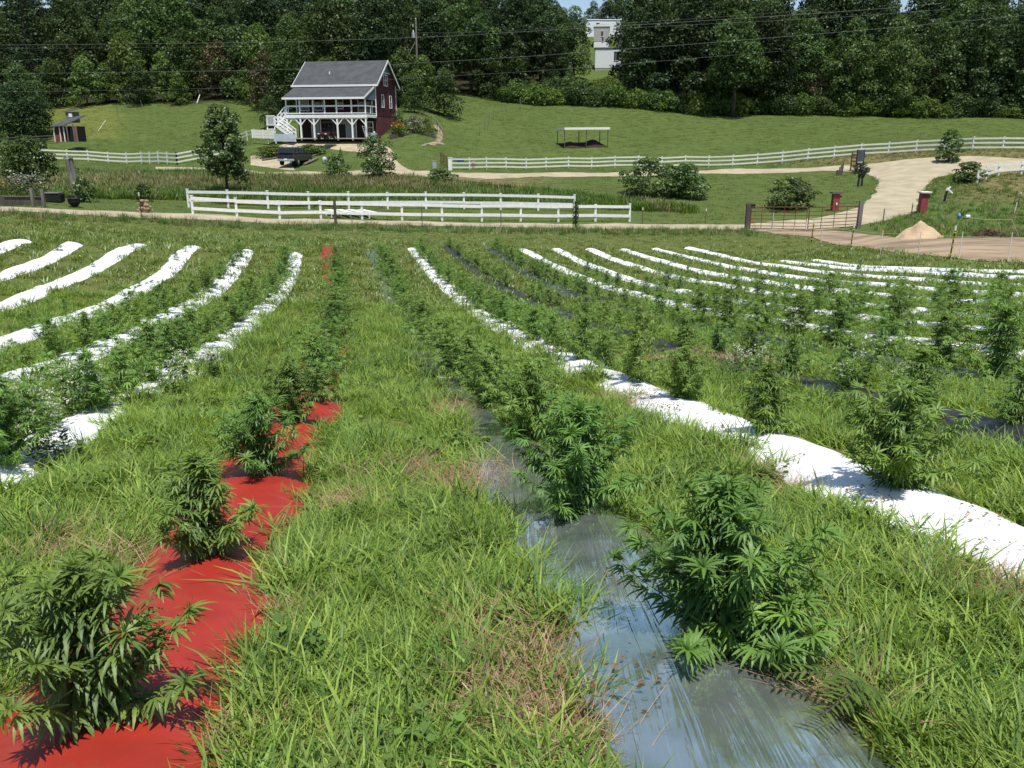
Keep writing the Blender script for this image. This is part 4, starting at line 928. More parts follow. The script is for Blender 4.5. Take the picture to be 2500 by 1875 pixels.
def region(px):
    for a, b, s in ((-999,260,'left of the yellow flowered slope'),(260,560,'above the left meadow'),(560,760,'behind the left side of the farmhouse'),(760,1010,'behind the farmhouse roof'),
                    (1010,1180,'right of the utility pole'),(1180,1400,'left of the mobile homes'),(1400,1700,'right of the mobile homes'),(1700,1960,'above the bushes behind the pasture'),(1960,2280,'above the right half of the pasture'),(2280,9999,'at the right edge above the pasture')):
        if a <= px < b: return s
rows_f = [(2, 6.4, 'front'), (11, 7.2, 'second'), (22, 7.8, 'third'), (36, 8.5, 'fourth'), (52, 9.5, 'fifth'), (72, 11, 'sixth'), (95, 13, 'topmost')]
def toplimit(px, rp):             # picture row the crown top must stay below, where sky shows between the trees
    lim = -400
    if 1345 < px < 1400: lim = max(lim, 4 + (px-1345)*.5)
    if 1400 <= px < 1448: lim = max(lim, 34)
    if 1495 < px < 1560: lim = max(lim, -60)
    if abs(px-1922) < rp*.55: lim = max(lim, 24)
    if abs(px-2440) < rp*.5: lim = max(lim, 12)
    return lim
for ri, (dy, spc, rn) in enumerate(rows_f):
    px = -260; c = 0
    while px < 2800:
        fe = float(forest_edge(px))
        if fe > 300 and dy < 90: px += 10; continue
        if fe > 300: fe = 175
        Y = fe + dy + tr.uniform(-2, 2)
        if 700 < px < 960 and dy < 12: Y = max(Y, 128+dy)
        v = PY(px, Y); ppm = PPM(v); rad_px = 5.6*ppm
        ok = not (1448-rad_px*.8 < px < 1508+rad_px*.8 and Y < 262) and not (ri == 0 and px < 640)
        u = tr.random()
        if px < 170 and ri <= 3: kd = 'pine0' if u < .6 else 'mid%d' % tr.integers(2)
        elif u < .3: kd = 'mid%d' % tr.integers(2)
        elif u < .42: kd = 'clear'
        elif u < .5 and ri > 0: kd = 'pine0'
        else: kd = 'dark%d' % tr.integers(3)
        s = tr.uniform(.8, 1.2)*(1.08 if 1700 < px < 2600 else 1.0)
        if px > 1500 and px < 1700: s *= 1.1
        hgt0 = {'p':20,'m':15,'c':15,'d':17}[kd[0]]
        lim = toplimit(px, rad_px)
        if ri >= 6 and 1440 <= px < 1560: lim = 10
        smax = (zpy(Y, lim) - v.z)/hgt0 if lim > -400 else 9
        if smax < .4: ok = False
        s = min(s, smax)
        if ok:
            c += 1; nmk = {'p':'feathery pine', 'm':'mid green broadleaf tree', 'c':'layered green tree', 'd':'dark broadleaf tree'}[kd[0]]
            put_tree(PR[kd], v, tr.uniform(0, 6.28), s, '%s, %s from the left in the %s row of the wood' % (nmk, ordn[min(c-1, 39)], rn), 'forest_tree', 'tree', 'trees of the wooded hillside'); nT += 1
        px += spc*ppm*tr.uniform(.8, 1.2)
# hand-placed edge trees: px of the foot, distance, kind, target height, target width factor, label
EDGE = [
 (60,141,'youngmid0',8.5,1,'mid green young tree at the left edge above the dark cedar'),
 (135,150,'youngmid1',8,1,'small tree on the wood edge left of the yellow flowered slope'),
 (215,150,'young0',8.2,1.15,'light green rounded tree above the yellow flowered slope'),
 (262,152,'young1',6.5,1.1,'low light green tree just right of the yellow flowered slope'),
 (318,153,'young2',11.5,1.0,'tall light green pyramidal tree above the left meadow'),
 (345,150,'youngmid0',6.5,1.1,'low bushy tree in front of the tall pyramidal tree'),
 (405,152,'young0',8.2,.85,'narrow light green tree left of the rusty one'),
 (462,153,'youngmid1',11.5,.75,'tall narrow mid green tree left of the rusty brown tree'),
 (440,149,'young1',5.2,1.2,'spreading low tree below the tall narrow one'),
 (545,152,'rust',9.5,1.15,'rusty brown leaved tree above the left meadow'),
 (600,151,'youngmid0',12.0,.9,'tall green tree between the rusty tree and the farmhouse'),
 (655,140,'rust',9.0,.9,'brownish tree partly behind the left end of the farmhouse'),
 (640,146,'young2',12.5,.8,'light green tree behind the left end of the farmhouse'),
 (700,135,'youngmid1',9.0,1.0,'mid green tree behind the porch end of the farmhouse'),
 (660,120,'youngmid0',4.5,.9,'dark low shrub tree against the left end of the farmhouse'),
 (985,128,'youngmid0',8.2,1.0,'mid green tree right behind the farmhouse gable'),
 (1035,125,'young0',7.4,.95,'light green tree right of the farmhouse gable'),
 (1085,124,'youngmid1',6.6,1.0,'bushy tree at the right end of the clump beside the farmhouse'),
 (1012,119,'youngmid1',5.2,1.0,'low bushy tree in front of the clump beside the farmhouse'),
 (1195,150,'youngmid0',8.5,.95,'mid green tree above the upper corner of the wire fence'),
 (1255,152,'youngmid1',7.5,1.0,'mid green tree left of the pale hill drive'),
 (1400,178,'mid1',14.2,.95,'rounded green tree at the left side of the gap with the mobile homes'),
 (1352,170,'dark1',11,1.0,'dark low branched tree left of the open slope'),
 (1447,266,'mid0',9.0,1.1,'small far tree behind the topmost mobile home, its left end'),
 (1478,268,'dark0',8.8,1.1,'far tree rising behind the roof of the topmost mobile home'),
 (1512,266,'mid1',9.5,1.1,'far tree behind the right end of the topmost mobile home'),
 (1390,166,'young1',4.6,.6,'small light sapling standing alone on the open slope'),
 (1790,137,'clear',15.5,.85,'big mid green tree with layered boughs above the pasture bushes'),
 (1880,139,'mid1',11,.8,'rounded green tree right of the one with layered boughs'),
 (1980,140,'rust',6.5,.9,'small brownish tree rising from the bushes behind the pasture'),
 (2150,138,'young1',8.0,.9,'light tree emerging from the bushes at the right of the pasture'),
 (2490,136,'young0',7.5,.9,'light green young tree at the right edge of the pasture'),
 (2060,139,'youngmid0',6,1.0,'mid green shrub tree at the right end of the bushes'),
]
for px, Y, kd, h, wf, lab in EDGE:
    v = PY(px, Y); h = h*1.0; ph = {'r':8.5,'y':8,'c':15,'m':15,'d':17}[kd[0]]; s = h/ph; put_tree(PR[kd], v, px*.37, s*wf**.5*1.0, lab, 'tree', 'tree', sz=1/wf**.5*1.0)
# band of bushes between pasture and wood
k = 0; px = 1235.; kk = [0, 0]
while px < 2540:
    for rr_ in range(2):
        if kk[rr_] > 39: continue
        q = px + tr.uniform(-8, 8); Y = float(np.interp(q, [1200,1400,1600,1750,2120,2540], [150,149,146,141.5,139.5,137])) - 1.5 + 4.5*rr_ + tr.uniform(-.6,.6)
        v = PY(q, Y); s = tr.uniform(.8, 1.25)*(1.2 if rr_ else 1.0)
        put_tree(PR['thicket' if tr.random() < .6 else 'thicket1'], v, tr.uniform(0, 6.28), s, 'leafy bush, %s from the left in the %s row above the pasture' % (ordn[min(kk[rr_], 39)], 'back' if rr_ else 'front'), 'bush', 'bush', 'bushes along the top of the pasture'); k += 1; kk[rr_] += 1
    px += 30 if px < 2150 else 42
print('forest', nT, 'bushes', k)
# ---- nearer single trees and shrubs
def shrub(name, cat, label, base, w, h, kind, seed, size=.16, dens=45, n=12, low=.02, rl=.45, tr_=.05, depth=None, bare=0.0):
    L = lobes_broad(1, .5, seed, n, low=low, rl=rl); dw = depth or w
    L = [((c[0]*w, c[1]*dw, c[2]*h*1.05), (r[0]*w, r[1]*dw, r[2]*h*(.5 if h > w else .75))) for c, r in L]
    V, F, T = leafcloud(L, size, dens, seed); cr = np_mesh('crown', V, F, TREEM[kind], attr=T)
    m = trunk_mb(h, tr_, L, seed, low=.1); me = bpy.data.meshes.new('stem'); me.from_pydata(m.v, [], m.f); me.materials.append(M['bark']); me.update()
    return put_tree((cr, me), base, 0, 1, label, name, cat)
def sized(px, py, wpx, hpx): v = P(px, py); s = PPM(v); return v, wpx/s, hpx/s*1.02
# the airy tree on the left
v, w_, h_ = sized(556, 478, 158, 205)
r_ = np.random.default_rng(5); L = []
for k in range(34):
    f = (k+.5)/34; z = h_*(.22+.74*f); env = w_*.42*(math.sin(math.pi*min(.97, .12+.86*f))**.55)*(1.05-.3*f); a = k*2.4; q = env*r_.uniform(.35, .95); rr = w_*.115*r_.uniform(.8, 1.3)
    L.append(((q*math.cos(a), q*math.sin(a), z), (rr, rr, rr*.8)))
V, F, T = leafcloud(L, .21, 62, 5, inner=.6); cr = np_mesh('crown', V, F, TREEM['gloss'], attr=T)
m = MB(); m.tube([(0,0,-.4),(.02,0,h_*.3),(-.05,.03,h_*.6),(0,0,h_*.93)], [.13,.1,.06,.015], 8)
for c, rad in L: m.tube([(0, 0, c[2]*.7), (c[0]*.5, c[1]*.5, c[2]*.88), c], [.035, .02, .008], 4)
me = bpy.data.meshes.new('trunk'); me.from_pydata(m.v, [], m.f); me.materials.append(M['bark']); me.update()
put_tree((cr, me), v, 0, 1, 'airy young tree behind the left end of the low white fence', 'tree', 'tree')
LIST = [
 ('shrub','shrub','round shrub below the dark conical evergreen',824,437,66,56,'gloss',1,.2,40),
 ('shrub','shrub','large light flecked shrub in front of the house drive',922,436,100,98,'gloss',2,.2,36),
 ('shrub','shrub','low dark leaved shrub below the grey utility box',1078,449,76,36,'gloss',3,.2,40),
 ('shrub','shrub','big round dark shrub group on the lawn, its left dome',1585,478,150,88,'gloss',4,.22,34),
 ('shrub','shrub','right dome of the big dark shrub group on the lawn',1672,484,120,80,'gloss',5,.22,34),
 ('shrub','shrub','rounded shrub on the lawn left of the red pillars',1930,511,130,74,'gloss',6,.2,36),
 ('shrub','shrub','dark upright shrub tree in front of the upper white fence at right',2315,397,60,78,'mid',7,.22,36),
 ('shrub','shrub','bushy shrub at the left end of the short white fence at right',2365,444,78,46,'mid',8,.2,40),
 ('tree','tree','bushy tree behind the planter box at the left',78,460,135,120,'mid',9,.22,32),
 ('shrub','shrub','dense flowering shrub beside the weathered log post',205,493,64,58,'gloss',10,.18,44),
 ('shrub','shrub','small dark shrub on the bank left of the airy tree',352,493,38,42,'dark',11,.18,44),
 ('tree','tree','tree cut by the left edge above the planter box',-18,440,110,160,'gloss',12,.22,30),
 ('shrub','shrub','pale grey green shrub in the raised flower bed by the farmhouse',1012,321,52,36,'grey',13,.16,50),
 ('shrub','shrub','green shrub against the farmhouse gable wall behind the flower bed',975,322,36,50,'mid',14,.18,46),
 ('shrub','shrub','small green shrub at the right end of the raised flower bed',1042,319,30,28,'light',15,.16,46),
 ('shrub','shrub','leafy clump of weeds in front of the corner post of the porch',905,349,40,20,'light',16,.16,50),
 ('shrub','shrub','weedy clump below the dark signboard by the upper road',2098,420,42,26,'mid',17,.16,50),
 ('shrub','shrub','overgrown shrub behind the parked truck',668,382,90,26,'light',18,.18,40),
 ('shrub','shrub','weedy shrub at the right of the parked truck',760,376,80,22,'light',19,.18,40),
]
for nm, cat, lab, px, py, wp, hp, kd, sd_, sz_, dn in LIST:
    v, ww, hh = sized(px, py, wp, hp); shrub(nm, cat, lab, v, ww, hh, kd, 400+sd_, sz_, dn, n=16 if nm == 'shrub' else 20, low=.02 if nm == 'shrub' else .2, tr_=.05 if nm == 'shrub' else .12)
# dark cedar mass at the left, conical evergreen, vine-covered post
v = PY(60, 128); pr = tree_proto('dark', 8, 5.2, lobes_broad(8, 5.2, 120, 20, low=.02, rl=.42), .3, 16, 120, .25); put_tree(pr, v, 0, 1, 'dark spreading cedar behind the small shed at the left', 'cedar', 'tree')
v, ww, hh = sized(833, 398, 15, 34); L = [((0, 0, hh*f), (ww*.5*(1-f)**.7+.02, ww*.5*(1-f)**.7+.02, hh*.14)) for f in (.08,.2,.35,.5,.65,.8,.9)]
V, F, T = leafcloud(L, .09, 160, 3, inner=.15); put_tree((np_mesh('crown', V, F, TREEM['mid'], attr=T), bpy.data.meshes.new('stem')), v, 0, 1, 'small dark conical evergreen on the house lawn', 'evergreen', 'tree')
o = [c for c in bpy.data.objects if c.name.startswith('stem') and len(c.data.vertices) == 0]
for c in o: bpy.data.objects.remove(c)
# ------------------------------------------------------------------ farmhouse
K = 1.075
hp = PY(921, 101.5); hz = float(zpy(101.5, 338))
house = empty('farmhouse', (hp.x, hp.y, hz), 'dark red farmhouse with grey roof and white two storey porch', 'house', rz=R(-11), scale=K)
# local frame: x to the right along the front, y into the house; origin = right front corner of the walls
W_, D_ = 9.1, 6.7
zf, ze, zr = 2.45, 5.75, 8.15     # siding foot / deck level, eave, ridge
def wall(name, poly, off, m): return MB().prism(poly, off).build(name, m, house)
wl = MB(); wl.box((-W_/2, D_/2, 1.2), (W_, D_, 2.6)); wl.build('lower_wall', M['red_wall'], house)
# siding: overlapping boards on gable and front
sid = MB(); z = zf; bh = .145
hgt = lambda zz: 1.0 if zz < ze-.05 else max(0.03, 1-(zz-ze)/(zr-ze))
while z < zr - .12:
    q = hgt(z+bh*.5); y0, y1 = D_/2-D_/2*q, D_/2+D_/2*q
    sid.prism([(.0,y0,z),(.032,y0,z),(.012,y0,z+bh),(0,y0,z+bh)], (0, y1-y0, 0)); 
    if z < ze - .1: sid.prism([(-W_,0,z),(-W_,-.032,z),(-W_,-.012,z+bh),(-W_,0,z+bh)], (W_, 0, 0))
    z += bh
core = MB(); core.box((-W_/2, D_/2, (zf+ze)/2), (W_-.01, D_-.01, ze-zf)); core.prism([(-.01,0.01,ze-.01),(-.01,D_-.01,ze-.01),(-.01,D_/2,zr-.05)], (-W_+.02, 0, 0))
core.build('upper_wall', M['red_siding'], house); sid.build('siding', M['red_siding'], house)
MB().box((-W_/2, -.015, 1.2), (W_-.1, .03, 2.4)).build('painted_shade_front', mat('painted_shade_brown', (.035,.016,.015), (.028,.013,.013), .8), house)  # thin sheet over the lower wall; the under-deck shade is put into its colour
# blue-grey gable peak
pk = MB(); zz = 6.95; q = hgt(zz); pk.prism([(.035,D_/2-D_/2*q,zz),(.035,D_/2+D_/2*q,zz),(.035,D_/2,zr)], (.03,0,0)); pk.build('gable_panel', M['blue_grey'], house)
pk = MB(); pk.box((.07, D_/2, zz), (.05, D_*q-.2, .09)); pk.build('collar_trim', M['white_trim'], house)
# main roof
ov, rake, th = .42, .42, .16
sl = (zr-ze)/(D_/2); rf = MB()
for sgn in (-1, 1):
    yr, ye = D_/2, D_/2 + sgn*(D_/2+ov); z_e = ze - sl*ov
    rf.prism([(rake,yr,zr+.12),(rake,ye,z_e+.12),(rake,ye,z_e+.12-th),(rake,yr,zr+.12-th)], (-W_-rake-.2,0,0))
roof = rf.build('roof', M['shingle'], house)
tm = MB()
for sgn in (-1, 1):
    ye = D_/2 + sgn*(D_/2+ov+.01); z_e = ze - sl*ov
    for xx in (rake+.02, -W_-.22): tm.bar((xx, D_/2, zr+.06), (xx, ye, z_e+.06), .03, .2, up=(1,0,0)) if False else tm.prism([(xx-.02,D_/2,zr+.14),(xx-.02,ye,z_e+.14),(xx-.02,ye,z_e-.07),(xx-.02,D_/2,zr-.08)], (.04,0,0))
    tm.box((-W_/2+.03, ye+sgn*.03, z_e+.02), (W_+rake+.38, .07, .2))
tm.build('roof_trim', M['white_trim'], roof)
vt = MB(); vt.tube([(-5.6,1.2,ze+1.0),(-5.6,1.2,ze+1.28)], .07, 10); vt.build('vent_pipe', M['white_trim'], roof)
# porch roof
pd = 3.05; zp0, zp1 = 5.45, 4.15
pr_ = MB(); pr_.prism([(.0,-.04,zp0),(.0,-pd-.35,zp1),(.0,-pd-.35,zp1-.12),(.0,-.04,zp0-.12)], (-W_-.1,0,0)); proof = pr_.build('porch_roof', M['shingle'], house)
pt = MB(); pt.box((-W_/2-.05, -pd-.38, zp1-.09), (W_+.16, .06, .2)); pt.prism([(.003,-.06,zp0+.02),(.003,-pd-.4,zp1+.02),(.003,-pd-.4,zp1-.16),(.003,-.06,zp0-.18)], (.04,0,0)); pt.build('porch_roof_trim', M['white_trim'], proof)
pg = MB(); pg.prism([(-.06,-.05,zp0-.13),(-.06,-pd-.2,zp1-.1),(-.06,-pd-.2,zp1-.22),(-.06,-.05,zp1-.22)], (.03,0,0)); pg.build('porch_gable_panel', M['blue_grey'], proof)
cb = MB()
for x0 in (.04, -W_-.03):
    cb.box((x0, -.02, (ze+2.3)/2), (.08, .1, ze-2.3))
cb.box((.04, D_, (ze+2.4)/2), (.08, .1, ze-2.4)); cb.build('corner_board', M['white_trim'], house)
# deck
dk = MB(); dk.box((-W_/2, -pd/2, zf-.06), (W_, pd, .06)); dk.box((-W_/2, -pd+.03, zf-.2), (W_+.06, .08, .3)); dk.box((.0, -pd/2, zf-.2), (.08, pd, .24)); dk.box((-W_/2,-pd+.35,zf-.38),(W_,.12,.18))
deck = dk.build('deck', M['white_trim'], house)
fr = [0, .172, .342, .49, .64, .827, 1]; xs = [-W_ + .1 + f*(W_-.2) for f in fr]
for k, x in enumerate(xs): MB().box((x, -pd+.08, (zf+zp1)/2-.05), (.13, .13, zp1-zf-.1)).build('porch_post', M['white_trim'], house)
MB().box((-W_+.1, -.35, (zf+zp0)/2-.4), (.12,.12,zp0-zf-.7)).build('porch_post', M['white_trim'], house)
rl = MB()
for zz, hh in ((zf+.84, .15), (zf+.12, .09)): rl.box((-W_/2, -pd-.01, zz), (W_-.1, .07, hh)); rl.box((-.06, -pd/2, zz), (.07, pd-.2, hh*.6))
rl.box((-.06,-pd/2,zf+.45),(.06,.06,.8)); rl.build('porch_railing', M['white_trim'], house)
for k, x in enumerate(xs):
    if k == 3: continue
    b = MB(); b.box((x, -pd+.1, (zf-.35)/2-.15), (.16, .16, zf-.25)); post = b.build('deck_post', M['white_trim'], house)
    for s in (-1, 1):
        if (k == 0 and s < 0) or (k == 6 and s > 0): continue
        MB().bar((x, -pd+.1, zf-1.12), (x+s*.72, -pd+.1, zf-.34), .09, .09).build('brace', M['white_trim'], post)
# windows and doors
def window(x, y, z, w, h, face, mull=True, cols=1, parent=None):
    f = MB(); g = MB(); t = .06
    if face == 'x': A = lambda u, v, d: (x+d, y+u, z+v); dm = lambda a, b, c: (c, a, b)
    else: A = lambda u, v, d: (x+u, y-d, z+v); dm = lambda a, b, c: (a, c, b)
    f.box(A(0, h/2, .05), dm(w+.14, .08, .06)); f.box(A(0, -h/2, .05), dm(w+.18, .08, .09))
    for s in (-1, 1): f.box(A(s*(w/2+.03), 0, .05), dm(.08, h-.08, .06))
    f.box(A(0, 0, .045), dm(w-.02, .045, .04))
    for c in range(1, cols): f.box(A(-w/2+c*w/cols, 0, .05), dm(.06, h-.08, .05))
    g.box(A(0, 0, .03), dm(w, h-.02, .02))
    fo = f.build('window', M['white_trim'], house); g.build('pane', M['glass'], fo)
window(.0, D_*.5, 6.17, 1.05, 1.15, 'x', cols=2)
window(.0, D_*.33, 3.95, .62, 1.3, 'x'); window(.0, D_*.72, 3.95, .62, 1.3, 'x')
for x, w_ in ((-8.2,.9),(-6.6,.9),(-4.15,.8)): window(x, 0, zf+1.15, w_, 1.35 if w_ > .85 else 1.0, 'y')
window(-.85, 0.0, 1.15, .85, 1.15, 'y')
def door(x, z0, w, h, m, glaz=False):
    d = MB(); d.box((x, -.055, z0+h/2), (w, .06, h)); do = d.build('door', m, house)
    f = MB()
    for s in (-1, 1): f.box((x+s*(w/2+.05), -.05, z0+h/2), (.1, .06, h))
    f.box((x, -.05, z0+h+.05), (w+.2, .06, .1)); f.build('door_frame', M['white_trim'], do)
    MB().box((x+w*.4, -.085, z0+1.0), (.05,.05,.12)).build('handle', M['galv'], do)
door(-7.0, .02, .95, 2.0, M['door_grey']); door(-2.95, .02, 1.1, 2.0, M['door_grey']); door(-1.2, zf, 1.5, 1.95, M['glass'])
MB().box((-4.6, -.06, 1.05), (2.1, .05, 2.1)).build('painted_garage_dark', M['black'], house)  # flat black slab; the darkness of the open bay is painted in
MB().box((-4.1,-.1,1.75),(1.1,.04,.5)).build('wall_panel', M['door_grey'], house)
fl = MB(); fl.box((-W_/2, -pd/2-.05, .0), (W_+.3, pd+.5, .1)); fl.build('floor_slab', M['concrete'], house)
# outside stairs at the left end: short upper flight, landing, lower flight
def flight(p0, p1, n, wy, parent, rails=True):
    p0 = Vector(p0); p1 = Vector(p1); t = MB()
    for k in range(n):
        c = p0 + (p1-p0)*((k+.5)/n); t.box(c, (abs(p1.x-p0.x)/n+.06, wy, .05))
    for s in (-1, 1): t.bar(p0+Vector((0, s*wy/2, -.06)), p1+Vector((0, s*wy/2, -.06)), .05, .24)
    st_ = t.build('staircase', M['white_trim'], parent)
    r = MB()
    for s in (-1, 1):
        for hh in (.45, .85): r.bar(p0+Vector((0, s*wy/2, hh)), p1+Vector((0, s*wy/2, hh)), .07, .09)
        for q in (.02, .5, .98): c = p0+(p1-p0)*q; r.box(c+Vector((0, s*wy/2, .42)), (.08,.08,.9))
    r.build('stair_railing', M['white_trim'], st_)
flight((-W_-.05, -pd+.5, zf-.05), (-W_-1.0, -pd+.5, 1.45), 5, .9, house)
ld = MB(); ld.box((-W_-1.3, -pd-.1, 1.38), (.95, 1.9, .1)); 
for sx in (-1,1):
    for sy in (-1,1): ld.box((-W_-1.3+sx*.42, -pd-.1+sy*.85, .9), (.1,.1,2.9))
for k in range(8): ld.box((-W_-1.68+k*.11, -pd-1.02, 1.85), (.04,.04,.8))
for zz in (2.3, .95, .6): ld.box((-W_-1.3, -pd-1.02, zz), (.95, .06, .1))
ld.build('stair_landing', M['white_trim'], house)
flight((-W_-.8, -pd-.55, 1.4), (-W_+1.15, -pd-.55, .05), 7, .85, house)

def at(px, py, Y=None, dz=0.0):
    v = P(px, py) if Y is None else PY(px, Y); v.z += dz; return v
# low white wall left of the stairs, grey planter panel in front of them
def board_wall(name, cat, label, a, b, h, m, n=3, post=None, t=.06):
    o = empty(name, a, label, cat); d = b - a; mb = MB()
    for k in range(n): z0 = h*(k+.5)/n; mb.bar(Vector((0,0,z0)), d+Vector((0,0,z0)), t, h/n-.02)
    mb.build('boards', m, o); c = MB(); 
    for q in (0, .5, 1): c.box(d*q+Vector((0,0,h*.5)), (.12,.12,h+.05))
    c.build('posts', post or m, o); return o
a = PY(618, 100); b = PY(672, 99); a.z = zpy(100, 337); b.z = zpy(99, 339)
board_wall('board_wall', 'wall', 'low white board wall left of the porch stairs', a, b, .95, M['cream_paint'])
a = PY(673, 96.5); b = PY(724, 96); a.z = zpy(96.5, 345); b.z = zpy(96, 346)
board_wall('planter_panel', 'planter', 'pale grey board planter at the foot of the porch stairs', a, b, .8, mat('pale_grey_paint', (.5,.55,.6), (.44,.49,.54), .6), n=4)
# step ladder, grey box, lantern
v = PY(897, 97.3); v.z = zpy(97.3, 345); o = empty('step_ladder', v, 'aluminium step ladder leaning beside the right porch post', 'ladder', rz=R(-11))
mb = MB(); mb.bar((-.5,.0,1.7),(0,0,0),.05,.07); mb.bar((-.5+.3,.0,1.7),(.38,0,0),.05,.07); mb.build('rails', M['galv'], o)
mb = MB()
for k in range(8): q = (k+.5)/8; mb.bar((-.5*(1-q), 0, 1.7*(1-q)), (-.5*(1-q)+.3+.08*q, 0, 1.7*(1-q)), .04, .05)
mb.build('rungs', M['galv'], o)
v = PY(914, 98.5); v.z = zpy(98.5, 343); o = empty('utility_cabinet', v, 'grey metal cabinet under the porch corner beside the ladder', 'cabinet', rz=R(-11))
MB().box((0,0,.4),(.6,.5,.8)).build('body', M['door_grey'], o, bevel=.03); MB().lathe((0.05,0,.8),[(.02,0),(.1,.06),(.1,.14),(.02,.2)],12).build('cap', M['white_trim'], o)
# golf cart under the deck
v = PY(800, 97.2); v.z = zpy(97.2, 342); gc = empty('golf_cart', v, 'dark red golf cart parked under the porch', 'golf cart', rz=R(-14), scale=1.02)
mb = MB(); mb.prism([(-.6,-1.1,.35),(-.6,-1.15,.62),(-.6,-.75,.85),(-.6,-.35,.88),(-.6,-.3,.5),(-.6,.5,.5),(-.6,.55,.85),(-.6,1.1,.85),(-.6,1.1,.35)], (1.2,0,0)); mb.build('body', mat('cart_red', (.045,.008,.009), (.035,.006,.008), .25, 3, spec=.6), gc, bevel=.03)
MB().box((0,.35,.72),(1.1,.5,.14)).box((0,.62,1.05),(1.1,.12,.5)).build('seat', M['black'], gc, bevel=.03)
MB().box((0,.0,1.88),(1.2,1.7,.06)).build('canopy', M['black'], gc, bevel=.02)
mb = MB()
for sx in (-1,1): mb.bar((sx*.55,-.5,.85),(sx*.55,-.6,1.86),.04); mb.bar((sx*.55,.75,.85),(sx*.55,.7,1.86),.04)
mb.build('canopy_frame', M['black'], gc); MB().tube([(-.3,-.3,1.05),(-.3,-.1,1.12)],.16,12).build('steering_wheel', M['black'], gc)
for sx in (-1,1):
    MB().box((sx*.42,-1.15,.66),(.2,.05,.1)).build('headlight', M['white_trim'], gc)
    for sy in (-.78,.75): w_ = MB().tube([(sx*.5,sy,.25),(sx*.66,sy,.25)],.25,16).build('wheel', M['black'], gc); MB().tube([(sx*.66,sy,.25),(sx*.675,sy,.25)],.13,12).build('rim', M['galv'], w_)

# ------------------------------------------------------------------ pickup truck with camper shell, seen from its left rear
tv = P(706, 408); TS = 1.0
tk = empty('pickup_truck', (tv.x+.3, tv.y+1.6, float(H(tv.x+.3, tv.y+1.6))), 'dark grey pickup truck with camper shell parked below the farmhouse', 'truck', rz=R(-7), scale=.98)
paint = mat('truck_paint', (.02,.024,.028), (.017,.021,.025), .35, 2, spec=.45)
# local: +y forward, x right; length 5.3, width 1.9
prof = [(-2.6,.55),(-2.62,1.12),(1.15,1.15),(2.45,1.05),(2.62,.85),(2.62,.5),(2.2,.42),(-2.2,.42)]
mb = MB(); mb.prism([(-.94,y,z) for y, z in prof], (1.88,0,0)); body = mb.build('body', paint, tk, bevel=.1)
mb = MB(); top = [(-2.58,1.13,.9),(-2.5,1.78,.74),(-.32,1.84,.74),(-.3,1.13,.9)]
def frustum(y0, y1, z0, y2, y3, z1, w0, w1):
    return [(-w0,y0,z0),(w0,y0,z0),(w0,y1,z0),(-w0,y1,z0),(-w1,y2,z1),(w1,y2,z1),(w1,y3,z1),(-w1,y3,z1)]
FF = [(0,3,2,1),(4,5,6,7),(0,1,5,4),(1,2,6,5),(2,3,7,6),(3,0,4,7)]
MB().add(frustum(-2.6,-.42,1.125,-2.5,-.42,1.82,.92,.76), FF).build('camper_shell', paint, tk, bevel=.09)
MB().add(frustum(-.4,1.45,1.125,-.25,.7,1.74,.9,.72), FF).build('cab', paint, tk, bevel=.09)
gl_ = MB(); gl_.prism([(-.62,-2.615,1.28),(.62,-2.615,1.28),(.56,-2.545,1.68),(-.56,-2.545,1.68)], (0,-.012,0)).build('rear_window', M['glass'], tk)
for sx in (-1, 1):
    q = MB(); q.prism([(sx*.905,-2.2,1.25),(sx*.905,-.75,1.25),(sx*.82,-.8,1.62),(sx*.82,-2.15,1.62)], (sx*.01,0,0)); q.build('shell_window', M['glass'], tk)
    q = MB(); q.prism([(sx*.885,-.25,1.2),(sx*.885,.42,1.2),(sx*.77,.25,1.62),(sx*.77,-.15,1.62)], (sx*.02,0,0)); q.prism([(sx*.885,.5,1.2),(sx*.885,1.2,1.2),(sx*.77,.68,1.62),(sx*.77,.33,1.62)], (sx*.02,0,0)); q.build('side_window', M['glass'], tk)
    MB().box((sx*1.02,.95,1.18),(.2,.1,.18)).build('mirror', M['black'], tk, bevel=.02)
    MB().box((sx*.86,-2.63,.92),(.12,.04,.28)).build('tail_light', mat('tail_red', (.2,.01,.01), None, .3), tk)
    MB().bar((sx*.6,-2.3,1.92),(sx*.6,-.6,1.94),.04).bar((sx*.6,-2.1,1.82),(sx*.6,-2.1,1.92),.04).bar((sx*.6,-.8,1.84),(sx*.6,-.8,1.94),.04).build('roof_rack', M['galv'], tk)
    for y in (-1.65, 1.7):
        wo_ = MB().tube([(sx*.74,y,.38),(sx*.95,y,.38)], .38, 20).build('wheel', M['black'], tk); MB().tube([(sx*.95,y,.38),(sx*.965,y,.38)], .2, 12).build('rim', M['galv'], wo_)
MB().box((0,-2.7,.56),(1.8,.14,.2)).build('bumper', M['galv'], tk, bevel=.02)
MB().box((0,-2.78,.62),(.34,.02,.17)).build('licence_plate', M['white_trim'], tk)
MB().box((0,-2.63,.92),(1.5,.02,.34)).build('tailgate', paint, tk)
wsn = MB(); wsn.prism([(-.8,1.4,1.16),(.8,1.4,1.16),(.68,.74,1.7),(-.68,.74,1.7)], (0,.02,.01)); wsn.build('windscreen', M['glass'], tk)

